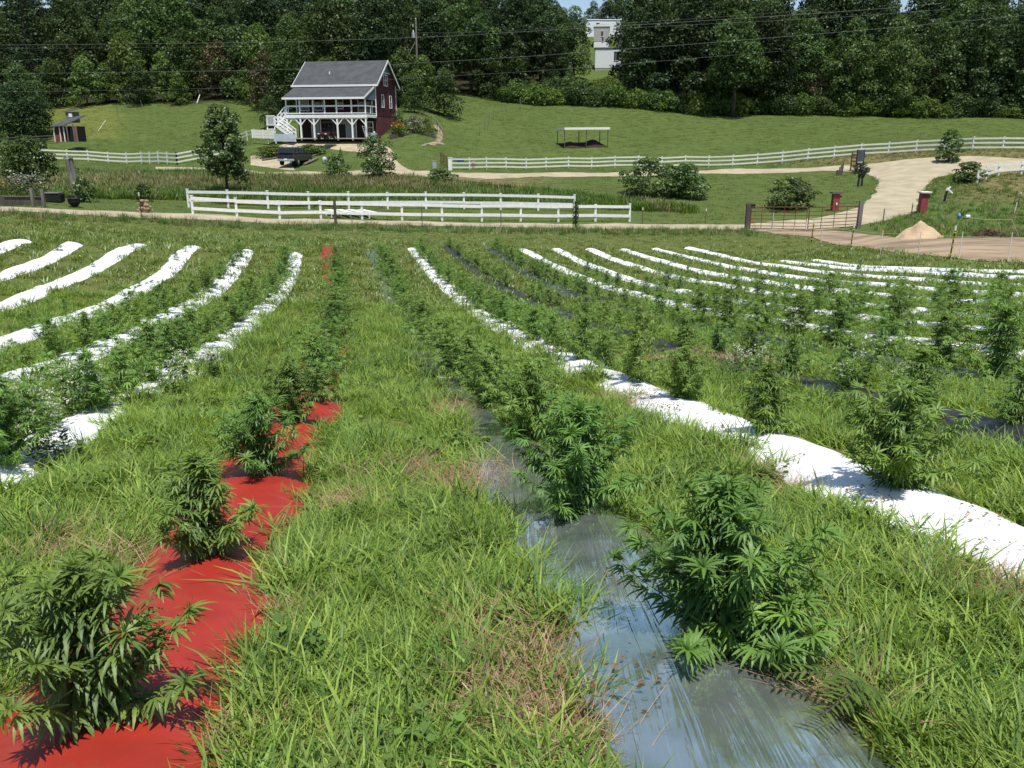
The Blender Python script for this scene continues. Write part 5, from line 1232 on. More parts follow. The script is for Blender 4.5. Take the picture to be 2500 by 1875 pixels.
# ------------------------------------------------------------------ board fences
def line_pts(pts, spacing):
    P3 = [Vector(p) for p in pts]; d = [0]
    for a, b in zip(P3, P3[1:]): d.append(d[-1] + (b-a).length)
    n = max(1, round(d[-1]/spacing)); out = []
    for k in range(n+1):
        s = d[-1]*k/n
        for j in range(len(d)-1):
            if s <= d[j+1]+1e-6:
                q = (s-d[j])/(d[j+1]-d[j]); c = P3[j].lerp(P3[j+1], q); out.append(Vector((c.x, c.y, float(H(c.x, c.y))))); break
    return out
def fence(label, pts, spacing, h, rails, m, rail_h=.14, post_w=.12, name='board_fence', rail_t=.04, cap=True, jitter=.0, corners=False, cat='fence', group=None):
    if corners:
        q = []
        for a, b in zip(pts, pts[1:]): q += line_pts([a, b], spacing)[(1 if q else 0):]
    else: q = line_pts(pts, spacing)
    o = empty(name, q[0], label, cat, group); r = random.Random(len(label)); tops = []
    for c in q:
        hh = h + r.uniform(-jitter, jitter); b = MB(); lx = r.uniform(-jitter, jitter)*.5; b.bar(c-q[0]+Vector((0,0,-.2)), c-q[0]+Vector((lx, 0, hh)), post_w)
        if cap: b.box(c-q[0]+Vector((lx,0,hh+.02)), (post_w+.04,)*2+(.04,))
        b.build('post', m, o)
    for k, z in enumerate(rails):
        b = MB()
        for c, d in zip(q, q[1:]):
            off = Vector((0, -post_w/2-rail_t/2, 0))
            b.bar(c-q[0]+off+Vector((0,0,z+r.uniform(-jitter,jitter)*.6)), d-q[0]+off+Vector((0,0,z+r.uniform(-jitter,jitter)*.6)), rail_t, rail_h)
        b.build('rail', m, o)
    return o
up = [P(px, py) for px, py in [(1103,414),(1200,412),(1340,411),(1500,408),(1690,406),(1800,405),(1860,401),(1960,392),(2080,381),(2200,374),(2300,369),(2400,366),(2560,366),(2700,367)]]
fence('long white three rail fence along the pasture on the right', up, 2.75, 1.25, (1.1,.68,.24), M['cream_paint'], rail_h=.17, post_w=.15)
lf = [P(px, py) for px, py in [(-60,388),(10,389),(80,390),(160,392),(250,396),(340,398),(433,402)]]; lf2 = [P(433,402), P(480,393), P(560,375)]; lf3 = [P(585,352), P(622,338)]
fence('white three rail fence along the left meadow', lf, 2.6, 1.3, (1.15,.72,.28), M['cream_paint'], rail_h=.17, post_w=.15)
fence('white three rail fence turning uphill behind the airy tree', lf2, 2.6, 1.3, (1.15,.72,.28), M['cream_paint'], rail_h=.17, post_w=.15)
fence('short white rail fence ending at the board wall left of the stairs', lf3, 2.6, 1.1, (1.0,.6), M['cream_paint'], rail_h=.15, post_w=.14)
fence('short white two rail fence at the right edge by the road', [P(2384,448), P(2410,437), P(2450,426), P(2520,426), P(2640,428)], 2.4, 1.0, (.9,.45), M['white_paint'], rail_h=.2, post_w=.14)
n1 = [P(px, py) for px, py in [(472,524),(585,531),(697,534),(812,534),(914,536),(1014,539),(1110,540),(1205,541),(1292,541),(1378,541),(1460,541),(1537,541)]]
fence('white two rail fence nearest the gravel lane', n1, 2.75, 1.18, (1.03,.42), M['white_paint'], rail_h=.2, post_w=.14, jitter=.04)
n2 = [P(px, py) for px, py in [(462,507),(560,507),(650,509),(745,511),(842,511),(928,510),(1015,510),(1095,510),(1175,511),(1250,513),(1330,515),(1402,516)]]
fence('white two rail fence behind the one nearest the lane', n2, 2.75, 1.2, (1.05,.5), M['white_paint'], rail_h=.19, post_w=.14, jitter=.03)
# dark fence by the shed
fence('dark weathered rail fence behind the bushy tree at the left', [P(-60,362),P(20,357),P(60,354),P(100,352),P(140,350)], 2.4, 1.3, (1.1,.7,.3), M['dark_wood'], rail_h=.13)

def stake(label, px, py, hpx, m, r=.03, name='fence_post', cat='post', lean=0.0, group=None, bands=None, w=None, tip=None, Y=None):
    v = P(px, py) if Y is None else PY(px, Y); h = hpx/PPM(v)*1.03; o = empty(name, v, label, cat, group)
    mb = MB(); lx = lean*h; mb.tube([(0,0,-.2),(lx,0,h)], [r, r*.9], 6) if w is None else mb.bar((0,0,-.2),(lx,0,h),w)
    mb.build('shaft', m, o)
    if bands:
        for q in bands: MB().tube([(lx*q,0,h*q-.02),(lx*q,0,h*q+.03)], r*2.0, 6).build('insulator', M['yellow'], o)
    if tip: MB().tube([(lx*.86,0,h*.86),(lx,0,h+.01)], r*1.25, 6).build('tip', tip, o)
    return o
# wire fence posts in the pasture
for k, (px, py, hp_) in enumerate([(1183,318,22),(1194,303,23),(1205,290,24),(1236,270,12),(1270,266,26),(1171,332,20)]):
    stake('weathered post of the pasture wire fence, %s from the bottom' % ['second','third','fourth','fifth','topmost one,  tallest','lowest one, first'][k].replace('  ',' '), px, py, hp_, M['grey_wood'], .06, group='pasture wire fence posts')
for k, (px, py, hp_, ln) in enumerate([(289,290,28,-.05),(317,277,25,-.45),(347,262,17,-.1),(487,240,22,.0)]):
    stake('%s post at the top of the left meadow' % ['upright brown','leaning pale','short grey','pale forked'][k], px, py, hp_, M['grey_wood'], .06, lean=ln, group='posts along the top of the left meadow')
for k, (a, b, Y) in enumerate([((239,315),(258,293),134),((480,248),(488,231),149)]):
    p0 = AIR(*a, Y); p1 = AIR(*b, Y+.8); o = empty('leaning_board', p0, ['pale board leaning on the left meadow slope','pale board leaning at the wood edge above the meadow'][k], 'board')
    MB().bar((0,0,-.3), p1-p0, .16, .06).build('board', M['cream_paint'], o)
# T posts along the lane
for k, (px, py, hp_) in enumerate([(346,532,59),(1031,556,56),(1223,558,50),(1568,547,38),(1722,548,36)]):
    stake('thin metal T post at the lane edge, %s from the left' % ['first','third','fourth','fifth','sixth'][k], px, py, hp_, M['dark_wood'] if k else M['rust'], .03, name='metal_post', group='metal posts along the lane', tip=M['rod_white'])
stake('stout dark wooden post at the lane edge in front of the stacked boards', 820, 552, 58, M['dark_wood'], w=.14)
# vine-covered post
v = P(1405, 560); h = 62/PPM(v); o = empty('vine_covered_post', v, 'post overgrown with dark vine at the near end of the rear white fence', 'post')
MB().bar((0,0,-.2),(0,0,h),.12).build('shaft', M['dark_wood'], o)
V, F, T = leafcloud([((0,0,h*f),(.2,.2,.3)) for f in (.15,.35,.55,.75,.92)], .11, 120, 9); link_mesh('vine', np_mesh('vine', V, F, TREEM['mid'], attr=T), o)

# ------------------------------------------------------------------ pasture shelter
c0 = P(1378, 363); a0 = P(1483, 361); shw = (a0-c0).length; o = empty('run_in_shelter', c0, 'open pasture shelter with white roof and thin posts', 'shelter')
dv = (a0-c0).normalized(); bk_ = Vector((-dv.y, dv.x, 0)).normalized(); dep = 2.8; hs = 2.35
for k in range(3):
    for q in (0, 1):
        p = dv*shw*k/2 + bk_*dep*q*.99; g = float(H(c0.x+p.x, c0.y+p.y)) - c0.z; p.z = g
        top_ = (hs if not q else hs-.1); MB().bar(p+Vector((0,0,-.2)), Vector((p.x, p.y, max(top_, g+1.6))), .1).build('post', M['dark_wood'], o)
e1 = dv*(-.12); e2 = dv*(shw+.18); e1.z = e2.z = hs
MB().prism([e1-bk_*.25, e2-bk_*.25+Vector((0,0,.06)), e2+bk_*(dep+.2)+Vector((0,0,.06)), e1+bk_*(dep+.2)], (0,0,.3)).build('roof', M['white_paint'], o)
v0 = c0+dv*shw*.5+bk_*1.4
me_ = bpy.data.meshes.new('b'); xs_, ys_ = np.meshgrid(np.linspace(-.5,.5,30), np.linspace(-.5,.5,12), indexing='ij')
gx_ = v0.x + dv.x*xs_*shw*.95 + bk_.x*ys_*2.2; gy_ = v0.y + dv.y*xs_*shw*.95 + bk_.y*ys_*2.2
hz_ = H(gx_, gy_) + .03 + np.maximum(0, (.55*np.exp(-((xs_+.3)/.16)**2) + .75*np.exp(-((xs_-.27)/.2)**2))*np.cos(ys_*math.pi)**.5 if True else 0)
V = np.stack([gx_, gy_, np.nan_to_num(hz_)], -1).reshape(-1,3); ix = np.arange(360).reshape(30,12)
tag(link_mesh('dark_mounds', np_mesh('dark_mounds', V, np.stack([ix[:-1,:-1],ix[1:,:-1],ix[1:,1:],ix[:-1,1:]],-1).reshape(-1,4), mat('dark_brown_mound', (.03,.022,.018), (.045,.03,.022), .95, 5, bump=.6), smooth=True)), 'dark heaps under the pasture shelter', 'heap')  # dark brown sheet with two humps, lying under the shelter roof

# ------------------------------------------------------------------ shed at the left
v = PY(141, 117); v.z = zpy(117, 346); sh = empty('small_shed', v, 'small red shed with lean-to roof at the left meadow', 'shed', rz=R(-14))
S = PPM(v); wS = 58/S; 
MB().box((wS*.27, 1.0, 1.0), (wS*.5, 2.0, 2.0)).build('wall', M['red_siding'], sh)
MB().box((wS*.78, 1.2, 1.0), (wS*.42, 1.6, 2.0)).build('painted_dark_inside', M['black'], sh)  # solid black block, its colour standing in for the unlit inside
MB().prism([(-.25,-.45,1.9),(wS*.62,-.45,2.0),(wS*1.02,2.3,3.35),(wS*.38,2.3,3.2)], (0,0,.1)).build('roof', M['shingle'], sh)
for x, hh in ((.0,1.85),(wS*.3,2.0),(wS*.5,2.1),(wS*.66,2.2),(wS*.98,2.3)): MB().box((x,-.15,hh/2),(.12,.12,hh)).build('post', M['cream_paint'] if x < 2 else M['grey_wood'], sh)
MB().prism([(0,-.05,0),(wS*.27,-.05,0),(wS*.27,-.05,.95),(0,-.05,1.0)], (0,-.05,0)).build('lower_panel', mat('faded_red', (.22,.05,.05), None, .8), sh)
MB().box((wS*.3,2.6,3.2),(wS*.36,1.2,1.4)).build('loft', M['grey_wood'], sh); MB().prism([(.05,1.85,3.85),(wS*.55,1.85,4.05),(wS*.6,3.3,4.4),(.1,3.3,4.2)], (0,0,.07)).build('loft_roof', M['shingle'], sh)
MB().box((wS*.36,1.96,3.45),(.5,.06,.45)).build('window', M['white_trim'], sh)
MB().box((wS*1.03,.0,1.0),(.5,.08,2.0)).build('door', mat('brown_board', (.22,.12,.085), None, .8), sh)

# ------------------------------------------------------------------ garden corner at the far left
v = P(14, 503); b_ = P(108, 503); o = empty('raised_planter', v, 'dark wooden planter box with pale rim beside the lane at the left', 'planter'); d = b_-v; n_ = Vector((-d.y, d.x, 0)).normalized()*1.1
ph = 22/PPM(v)
mb = MB(); mb.bar(Vector((0,0,ph/2)), d+Vector((0,0,ph/2)), .06, ph); mb.bar(n_+Vector((0,0,ph/2)), n_+d+Vector((0,0,ph/2)), .06, ph); mb.bar(Vector((0,0,ph/2)), n_+Vector((0,0,ph/2)), .06, ph); mb.bar(d+Vector((0,0,ph/2)), d+n_+Vector((0,0,ph/2)), .06, ph); mb.build('box', M['dark_wood'], o)
mb = MB(); mb.bar(Vector((0,-.03,ph+.02)), d+Vector((0,-.03,ph+.02)), .12, .04); mb.bar(n_+Vector((0,0,ph+.02)), n_+d+Vector((0,0,ph+.02)), .12, .04); mb.build('rim', M['grey_wood'], o)
MB().prism([Vector((0,0,ph-.08)), d+Vector((0,0,ph-.08)), d+n_+Vector((0,0,ph-.08)), n_+Vector((0,0,ph-.08))], (0,0,.05)).build('soil', M['soil'], o)
def flowers(name, label, v, w, h, cols, seed, n=40, depth=.8, leafk='grey', cat='flowers', fs=.06):
    o = empty(name, v, label, cat); r = np.random.default_rng(seed)
    V, F, T = leafcloud([((r.uniform(-w/2,w/2)*.8, r.uniform(-depth/2,depth/2), h*.35), (w*.22, depth*.35, h*.42)) for _ in range(6)], .13, 60, seed); link_mesh('foliage', np_mesh('foliage', V, F, TREEM[leafk], attr=T), o)
    for ci, c in enumerate(cols):
        mb = MB()
        for k in range(n):
            p = Vector((r.uniform(-w/2,w/2), r.uniform(-depth/2,depth/2)-.1, h*r.uniform(.6,1.05))); t_ = Matrix.Rotation(r.uniform(0,6), 3, 'Z') @ Matrix.Rotation(r.uniform(-.6,.6), 3, 'X')
            for a in range(5): q = a*1.2566; e = t_ @ Vector((math.cos(q)*fs, math.sin(q)*fs, .02)); e2 = t_ @ Vector((math.cos(q+.6)*fs*.5, math.sin(q+.6)*fs*.5, 0)); e3 = t_ @ Vector((math.cos(q-.6)*fs*.5, math.sin(q-.6)*fs*.5, 0)); mb.add([p, p+e3, p+e, p+e2], [(0,1,2,3)])
        mb.build('blossoms', c, o)
    return o
M['orange'] = mat('orange_petal', (.75,.28,.02), (.7,.36,.03), .6, 5); M['white_petal'] = mat('white_petal', (.75,.75,.68), None, .6)
v = P(48, 497); flowers('orange_lilies', 'orange flowers growing in the dark planter box at the left', v+Vector((0,.5,ph)), 3.2, .75, [M['orange']], 5, 26, leafk='mid')
v = P(40, 487); flowers('white_flowers', 'white flowers behind the planter box at the left', v+Vector((0,1.2,.6)), 2.4, 1.3, [M['white_petal']], 6, 22, leafk='grey')
v = PY(972, 101.3); v.z = zpy(101.3, 322); flowers('orange_daylilies', 'orange daylilies in the raised bed beside the farmhouse', v, 1.5, 1.0, [M['orange']], 7, 46, leafk='light', fs=.11)
for k, (px, py, hp_) in enumerate([(83,506,44),(109,506,42)]): stake('%s weathered square post by the planter box' % ['left','right'][k], px, py, hp_, M['grey_wood'], w=.16)
v = P(134, 494); o = empty('water_trough', v, 'black trough with pale lid right of the planter box', 'trough'); MB().box((0,0,.3),(1.1,.7,.55)).build('body', M['black'], o, bevel=.05); MB().box((-.1,0,.62),(1.2,.75,.06)).build('lid', M['grey_wood'], o)
# log post with hanging rim, cast iron pot
v = P(186, 492); S = PPM(v); hL = 102/S; o = empty('log_post', v, 'tall weathered forked log standing by the lane', 'log')
MB().tube([(0,0,-.2),(-.06,0,hL*.35),(-.14,.02,hL*.7),(-.2,0,hL*.98)], [.19,.16,.14,.15], 10).build('trunk', M['grey_wood'], o); MB().tube([(.2,.1,-.2),(.16,.08,hL*.35),(.08,.06,hL*.7),(.05,.05,hL)], [.17,.14,.13,.12], 10).build('second_trunk', M['grey_wood'], o)
MB().bar((-.4,0,hL*1.0),(.2,0,hL*1.02),.24,.06).build('top_cap', M['grey_wood'], o)
v = P(183, 506); o = empty('iron_pot', v, 'black iron pot at the foot of the log post', 'pot'); MB().lathe((0,0,0), [(.08,.05),(.22,.1),(.34,.25),(.38,.42),(.36,.5),(.42,.54),(.4,.56),(.3,.5)], 20).build('bowl', M['black'], o, smooth=True)
mb = MB()
for a in (0, 2.1, 4.2): mb.tube([(.16*math.cos(a),.16*math.sin(a),.12),(.24*math.cos(a),.24*math.sin(a),-.05)], .03, 6)
mb.build('leg', M['black'], o)
# stump / rock cairn
v = P(354, 520); o = empty('rock_pile', v, 'pile of tan rocks on the bank left of the low white fence', 'rocks'); r_ = random.Random(4); mb = MB()
for k in range(16): mb.box((r_.uniform(-.35,.35)*(1-k/22), r_.uniform(-.3,.3), .1+k*.045), (r_.uniform(.2,.4), r_.uniform(.2,.35), r_.uniform(.1,.2)), rz=r_.uniform(0,3))
mb.build('rocks', mat('tan_rock', (.36,.26,.16), (.22,.16,.1), .9, 3, bump=.4), o, bevel=.04)
# stacked white boards inside the fence
v = P(850, 533); S = PPM(v); w_ = 115/S; o = empty('stacked_boards', v, 'low stack of white boards lying beside the near white fence', 'boards')
for k in range(4): MB().prism([(-w_*.62+k*w_*.24, 1.6, .42),(-w_*.62+k*w_*.24+w_*.16, 1.6, .42),(-w_*.18+k*w_*.24+w_*.13, -.2, .36),(-w_*.18+k*w_*.24-w_*.03, -.2, .36)], (0,0,.05)).build('board', M['white_paint'], o)
mb = MB()
for k in range(5): mb.box((-w_*.35+k*w_*.2, .1, .16), (.09,.09,.4)); mb.box((-w_*.55+k*w_*.2, 1.3, .16), (.09,.09,.44))
mb.bar((-w_*.35,.05,.3),(w_*.6,-.15,.3),.05,.1); mb.build('supports', M['white_paint'], o)

# ------------------------------------------------------------------ house garden: timber bed, rail fence, stones, cylinders
a = P(953, 341); b = P(1060, 338)
o = empty('timber_bed', a, 'raised flower bed of dark timbers right of the farmhouse', 'flower bed'); d = b-a; mb = MB()
c1 = P(1052, 322)-a; c0_ = P(962, 324)-a
for k in range(3): mb.bar(Vector((0,0,.05+k*.22)), d+Vector((0,0,.05+k*.22)), .2, .205)
mb.bar(d+Vector((0,0,.5)), c1+Vector((0,0,.15)), .2, .22); mb.bar(Vector((0,0,.5)), c0_+Vector((0,0,.15)), .2, .22); mb.build('timbers', M['dark_wood'], o, bevel=.02)
r_ = np.random.default_rng(12); L = [((d*q).x, (d*q).y + r_.uniform(.4,1.6), (d*q).z+.55+r_.uniform(0,.3)) for q in np.linspace(.05,.95,9)]
V, F, T = leafcloud([(c, (.75,.7,.4)) for c in L], .15, 55, 12); link_mesh('foliage', np_mesh('foliage', V, F, TREEM['light'], attr=T), o)
fence('rustic pole rail fence beside the brick path', [P(1026,290), P(1048,297), P(1066,312), P(1076,328), P(1082,338)], 1.9, 1.0, (.98,), M['grey_wood'], rail_h=.08, post_w=.08, cap=False, name='rail_fence', rail_t=.07)
a = P(1036, 356); o = empty('edging_stones', a, 'row of pale stones at the foot of the brick path', 'stones'); mb = MB(); r_ = random.Random(8)
for k in range(12): q = k/11; p = P(1032+50*q, 357-6*math.sin(q*2.6)) - a; mb.box(p+Vector((0,0,.08)), (r_.uniform(.18,.34), r_.uniform(.15,.25), r_.uniform(.14,.24)), rz=r_.uniform(0,3))
mb.build('stones', mat('pale_stone', (.5,.47,.4), None, .9), o, bevel=.04)
v = P(793, 399); o = empty('water_drum', v, 'pale blue grey drum standing on the house lawn', 'drum'); MB().lathe((0,0,0), [(.2,0),(.24,.05),(.24,.5),(.16,.62),(.08,.66)], 16).build('drum', mat('drum_grey', (.45,.5,.55), (.38,.42,.47), .5), o, smooth=True)
v = P(1061, 412); o = empty('utility_pedestal', v, 'grey utility box on the grass left of the pipe gate', 'utility box'); MB().box((0,0,.38),(.44,.34,.78)).build('cabinet', M['door_grey'], o, bevel=.03); MB().box((0,0,.79),(.48,.38,.05)).build('lid', M['galv'], o)
# log edging by the truck
for k, (p0, p1, lab) in enumerate([((640,394),(676,389),'dark timber lying left of the truck'), ((742,404),(775,390),'grey log edging the bed right of the truck'), ((745,388),(790,375),'pale pole lying in the weedy bed by the truck')]):
    a = P(*p0); b = P(*p1); o = empty('edging_log', a, lab, 'log'); MB().tube([(0,0,.12), tuple(b-a+Vector((0,0,.14)))], .13 if k < 2 else .06, 8).build('log', M['dark_wood'] if k == 0 else M['grey_wood'], o)
# pipe gate by the white fence, gate post, blue tarp, signs
def pipe_gate(label, a, b, h, bars, verts, r=.03, m=None, name='pipe_gate', group=None):
    o = empty(name, a, label, 'gate', group); d = b-a; m = m or M['rust']; mb = MB(); z0 = .16
    mb.tube([(0,0,z0),(0,0,z0+h-.08),tuple(d.normalized()*.1+Vector((0,0,z0+h))),tuple(d-d.normalized()*.1+Vector((0,0,z0+h))),tuple(d+Vector((0,0,z0+h-.08))),tuple(d+Vector((0,0,z0))),(0,0,z0)], r, 6); mb.build('frame', m, o)
    mb = MB()
    for k in range(1, bars): z = z0+h*(k/bars)**1.15; mb.tube([(0,0,z), tuple(d+Vector((0,0,z)))], r*.75, 5)
    mb.build('bars', m, o); mb = MB()
    for k in range(1, verts+1): q = d*k/(verts+1); mb.tube([tuple(q+Vector((0,0,z0))), tuple(q+Vector((0,0,z0+h)))], r*.7, 5)
    mb.build('uprights', m, o); return o
pipe_gate('small rusty pipe gate left of the long white fence', P(1076,402), P(1094,414), 1.15, 5, 4, r=.035)
v = P(1099, 416); o = empty('gate_post', v, 'thick white square post at the left end of the long fence', 'post'); MB().box((0,0,.62),(.38,.38,1.3)).build('shaft', M['white_paint'], o, bevel=.02); MB().box((0,0,1.29),(.44,.44,.06)).build('cap', M['white_paint'], o)
v = P(1120, 394); o = empty('blue_tarp', v, 'dark blue tarpaulin heap behind the left end of the long fence', 'tarpaulin'); V, F, T = leafcloud([((0,0,.2),(.6,.4,.35))], .3, 30, 3)
MB().lathe((0,0,-.05), [(.62,0),(.6,.2),(.45,.38),(.25,.5),(.08,.52)], 9).build('tarpaulin', mat('tarp_blue', (.02,.045,.16), (.015,.03,.11), .5, 5), o)
for k, (px, py, w, h, c) in enumerate([(1129,397,.62,.12,(.12,.42,.12)), (1155,402,.48,.26,(.3,.1,.07)), (1156,396,.4,.16,(.55,.5,.45))]):
    p = AIR(px, py, P(px, 414).y - .14); o = empty('fence_sign', p, ['thin green sign on the top rail of the long fence','dark red sign on the middle rail of the long fence','pale sign on the top rail of the long fence'][k], 'sign'); MB().box((0,0,0),(w,.03,h)).build('panel', mat('sign_%d' % k, c, None, .5), o)

# ------------------------------------------------------------------ main gates and pillars
gp1 = P(1823, 562); hh1 = 66/PPM(gp1); o = empty('gate_post', gp1, 'tall dark post at the left of the double pipe gate', 'post'); MB().box((0,0,hh1/2-.1),(.26,.26,hh1+.1)).build('shaft', M['dark_wood'], o); MB().box((.25,0,hh1-.22),(.3,.24,.26)).build('latch_box', M['black'], o)
MB().bar((.15,-.1,hh1*.55),(.35,-.1,hh1*.25),.06,.02).bar((.15,-.1,hh1*.45),(.5,-.1,hh1*.38),.05,.02).build('orange_cord', mat('cord_orange', (.55,.12,.05), None, .6), o)
g0, g1, g2 = P(1830,564), P(1966,566), P(2092,559)
pipe_gate('left half of the rusty double pipe gate across the drive', g0, g1, 1.32, 6, 4, group='double pipe gate')
pipe_gate('right half of the rusty double pipe gate across the drive', g1+Vector((.12,0,0)), g2, 1.3, 6, 3, group='double pipe gate')
v = P(2095, 558); o = empty('gate_post', v, 'leaning brown wooden post at the right of the pipe gate', 'post'); hh2 = 66/PPM(v); MB().bar((0,0,-.2),(.06,.1,hh2),.24).build('shaft', M['grey_wood'], o)
for k, (px, py, hp_, capm) in enumerate([(2037,515,42,'dark_wood'),(2250,521,49,'cream_paint')]):
    v = P(px, py); S = PPM(v); h = hp_/S; o = empty('brick_pillar', v, ['red pillar with dark cap left of the drive','red pillar with wide pale cap right of the drive'][k], 'pillar', 'pillars on each side of the drive')
    MB().box((0,0,h/2-.1),(.46,.46,h+.1)).build('shaft', M['pillar_red'], o, bevel=.01)
    MB().box((0,0,h+.05),(.72,.72,.09)).build('cap', M[capm], o); MB().box((.3,-.1,h*.82),(.14,.12,.12)).build('bracket', M['black'], o)
    if k == 0: MB().box((.02,-.25,h*.42),(.08,.05,.16)).build('light_fitting', M['white_trim'], o)
# dark signboards and scrap by the upper road
v = P(2096, 425); o = empty('signboard', v, 'dark framed signboard standing on the corner of the upper road', 'sign', rz=R(6)); S = PPM(v); 
for sx in (-1,1): MB().box((sx*.36,0,1.1),(.08,.08,2.4)).build('leg', M['black'], o)
MB().box((0,-.02,1.75),(.64,.06,1.05)).build('panel', mat('slate_panel', (.07,.085,.1), (.05,.06,.075), .5, 3), o); MB().box((0,-.06,1.12),(.5,.04,.12)).build('name_strip', M['galv'], o)
v = P(2084, 418); o = empty('wooden_rack', v, 'reddish wooden rack beside the dark signboard', 'rack'); 
for sx in (-1,1): MB().box((sx*.33,0,.85),(.1,.1,1.8)).build('upright', M['rust'], o)
for z in (.5,.95,1.3,1.62): MB().box((0,0,z),(.6,.12,.16)).build('slat', mat('red_slat', (.17,.07,.05), None, .85), o)
v = P(2099, 455); o = empty('scrap_sculpture', v, 'dark iron scrap sculpture on two legs below the signboard', 'sculpture'); r_ = random.Random(3)
for sx in (-1,1): MB().bar((sx*.17,0,-.1),(sx*.13,0,.75),.13).build('leg', M['black'], o)
mb = MB()
for k in range(14): mb.bar((r_.uniform(-.25,.3),r_.uniform(-.1,.1),r_.uniform(.65,1.0)), (r_.uniform(-.3,.5),r_.uniform(-.1,.1),r_.uniform(1.0,1.7)), r_.uniform(.04,.12))
mb.build('body', M['black'], o); MB().prism([(.38,-.05,1.05),(.7,-.05,1.2),(.74,-.05,1.55),(.45,-.05,1.65)], (0,.06,0)).build('plate', M['dark_wood'], o)
v = P(2049, 428); o = empty('sawn_stumps', v, 'cluster of dark upright sticks left of the wooden rack', 'sticks'); 
for x, h, t in ((-.25,.5,.16),(.1,1.0,.1),(.25,1.2,.1),(-.05,.8,.09)): MB().bar((x,0,-.1),(x+.04,0,h),t).build('stick', M['dark_wood'], o)
M['cord'] = mat('yellow_cord', (.62,.6,.22), (.5,.5,.2), .6)
# ------------------------------------------------------------------ right hand yard
for k, (px, py, hp_) in enumerate([(1980,592,52),(2076,607,56),(2318,633,78)]):
    stake('black fence post with yellow insulators, %s from the gate' % ordn[k], px, py, hp_, M['black'], .028, name='metal_post', lean=.05, group='black posts with yellow insulators', bands=(.15,.42,.62,.8), tip=M['rod_white'])
for k, (px, py, hp_) in enumerate([(1884,572,50),(1938,576,24),(2004,594,60),(2149,620,56),(2241,623,54),(2341,632,64),(2460,638,68),(2080,590,44)]):
    stake('thin white fence rod in front of the dirt yard, %s from the left' % ordn[k if k < 3 else (k+1 if k < 7 else 3)], px, py, hp_, M['rod_white'], .018, name='fence_rod', group='white fence rods along the dirt yard')
for k, (px, py, hp_, m_) in enumerate([(2156,540,29,'rust'),(2224,532,36,'dark_wood'),(2291,516,30,'grey_wood'),(2474,500,32,'dark_wood'),(2483,505,34,'dark_wood'),(2474,526,30,'rod_white')]):
    stake('%s on the grassy bank at the right' % ['short rusty post right of the gate','post with pale tip left of the right pillar','squat grey post right of the right pillar','dark thin post near the right edge','second dark thin post near the right edge','pale leaning post near the right edge'][k], px, py, hp_, M[m_], .035, lean=.12 if k > 2 else 0, tip=M['rod_white'] if k in (1,4) else None)
# white netting lines of the electric fence
ln_ = [P(1884,572), P(2004,594), P(2076,607), P(2149,620), P(2241,623), P(2318,633), P(2460,638), P(2640,645)]
o = empty('wire_strands', ln_[0], 'thin wire strands strung between the posts of the dirt yard', 'wire'); 
for z in (.35,.62,.9):
    MB().tube([tuple(p-ln_[0]+Vector((0,0,z))) for p in ln_], .0035, 4, cap=False).build('strand', M['rod_white'], o)
# sand pile
v = P(2256, 582); S = PPM(v); rr = 54/S; n = 40; xs_, ys_ = np.meshgrid(np.linspace(-1.25,1.25,n), np.linspace(-1.25,1.25,n), indexing='ij')
rad = np.hypot(xs_+.05*np.sin(ys_*5), ys_); hh_ = np.maximum(0, 1-rad/(1.05+.1*np.sin(np.arctan2(ys_,xs_)*3+1)))**.95 * (44/S) ; hh_ = hh_*(1+.12*np.sin(xs_*9+ys_*4)*np.sin(ys_*8)) + .3*np.exp(-(((xs_+.8)/.2)**2+((ys_+.3)/.25)**2))*.6 + np.random.default_rng(3).normal(0,.012,xs_.shape) - .03
X_ = v.x + xs_*rr; Y_ = v.y + .6 + ys_*rr*.9; V = np.stack([X_, Y_, H(X_, Y_)+hh_], -1).reshape(-1,3); ix = np.arange(n*n).reshape(n,n)
tag(link_mesh('sand_pile', np_mesh('sand_pile', V, np.stack([ix[:-1,:-1],ix[1:,:-1],ix[1:,1:],ix[:-1,1:]],-1).reshape(-1,4), M['sand'], smooth=True)), 'heap of orange sand beside the dirt yard', 'sand pile')
# brush heap
v = P(2412, 576); o = empty('brush_heap', v, 'low heap of brown brush behind the dirt yard', 'brush'); mb = MB(); r_ = random.Random(6)
for k in range(160): a = r_.uniform(0,6.28); q = r_.uniform(0,1.5); c = Vector((q*math.cos(a)*.9, q*math.sin(a)*.5, r_.uniform(0,.34*(1-q/1.6)))); e = Vector((r_.uniform(-.4,.4), r_.uniform(-.4,.4), r_.uniform(-.05,.16))); mb.bar(c-e, c+e, .022)
mb.build('twigs', mat('twig', (.16,.1,.06), (.09,.06,.04), .9), o)
# goal-shaped pole frame
a = P(2318,580); b = P(2470,585); o = empty('pole_frame', a, 'frame of thin pale poles standing behind the dirt yard', 'frame'); d = b-a; mb = MB(); t1 = Vector((.45,0,1.0)); t2 = d+Vector((-.15,0,.95))
mb.tube([(0,0,-.1), tuple(t1)], .012, 5); mb.tube([tuple(t1), tuple((t1+t2)/2+Vector((0,0,-.06))), tuple(t2)], .011, 5); mb.tube([tuple(t2), tuple(d+Vector((.25,-.4,-.1)))], .012, 5); mb.tube([tuple(t2), tuple(d+Vector((-.05,.5,0)))], .012, 5); mb.build('poles', mat('pole_green', (.3,.36,.2), None, .6), o)
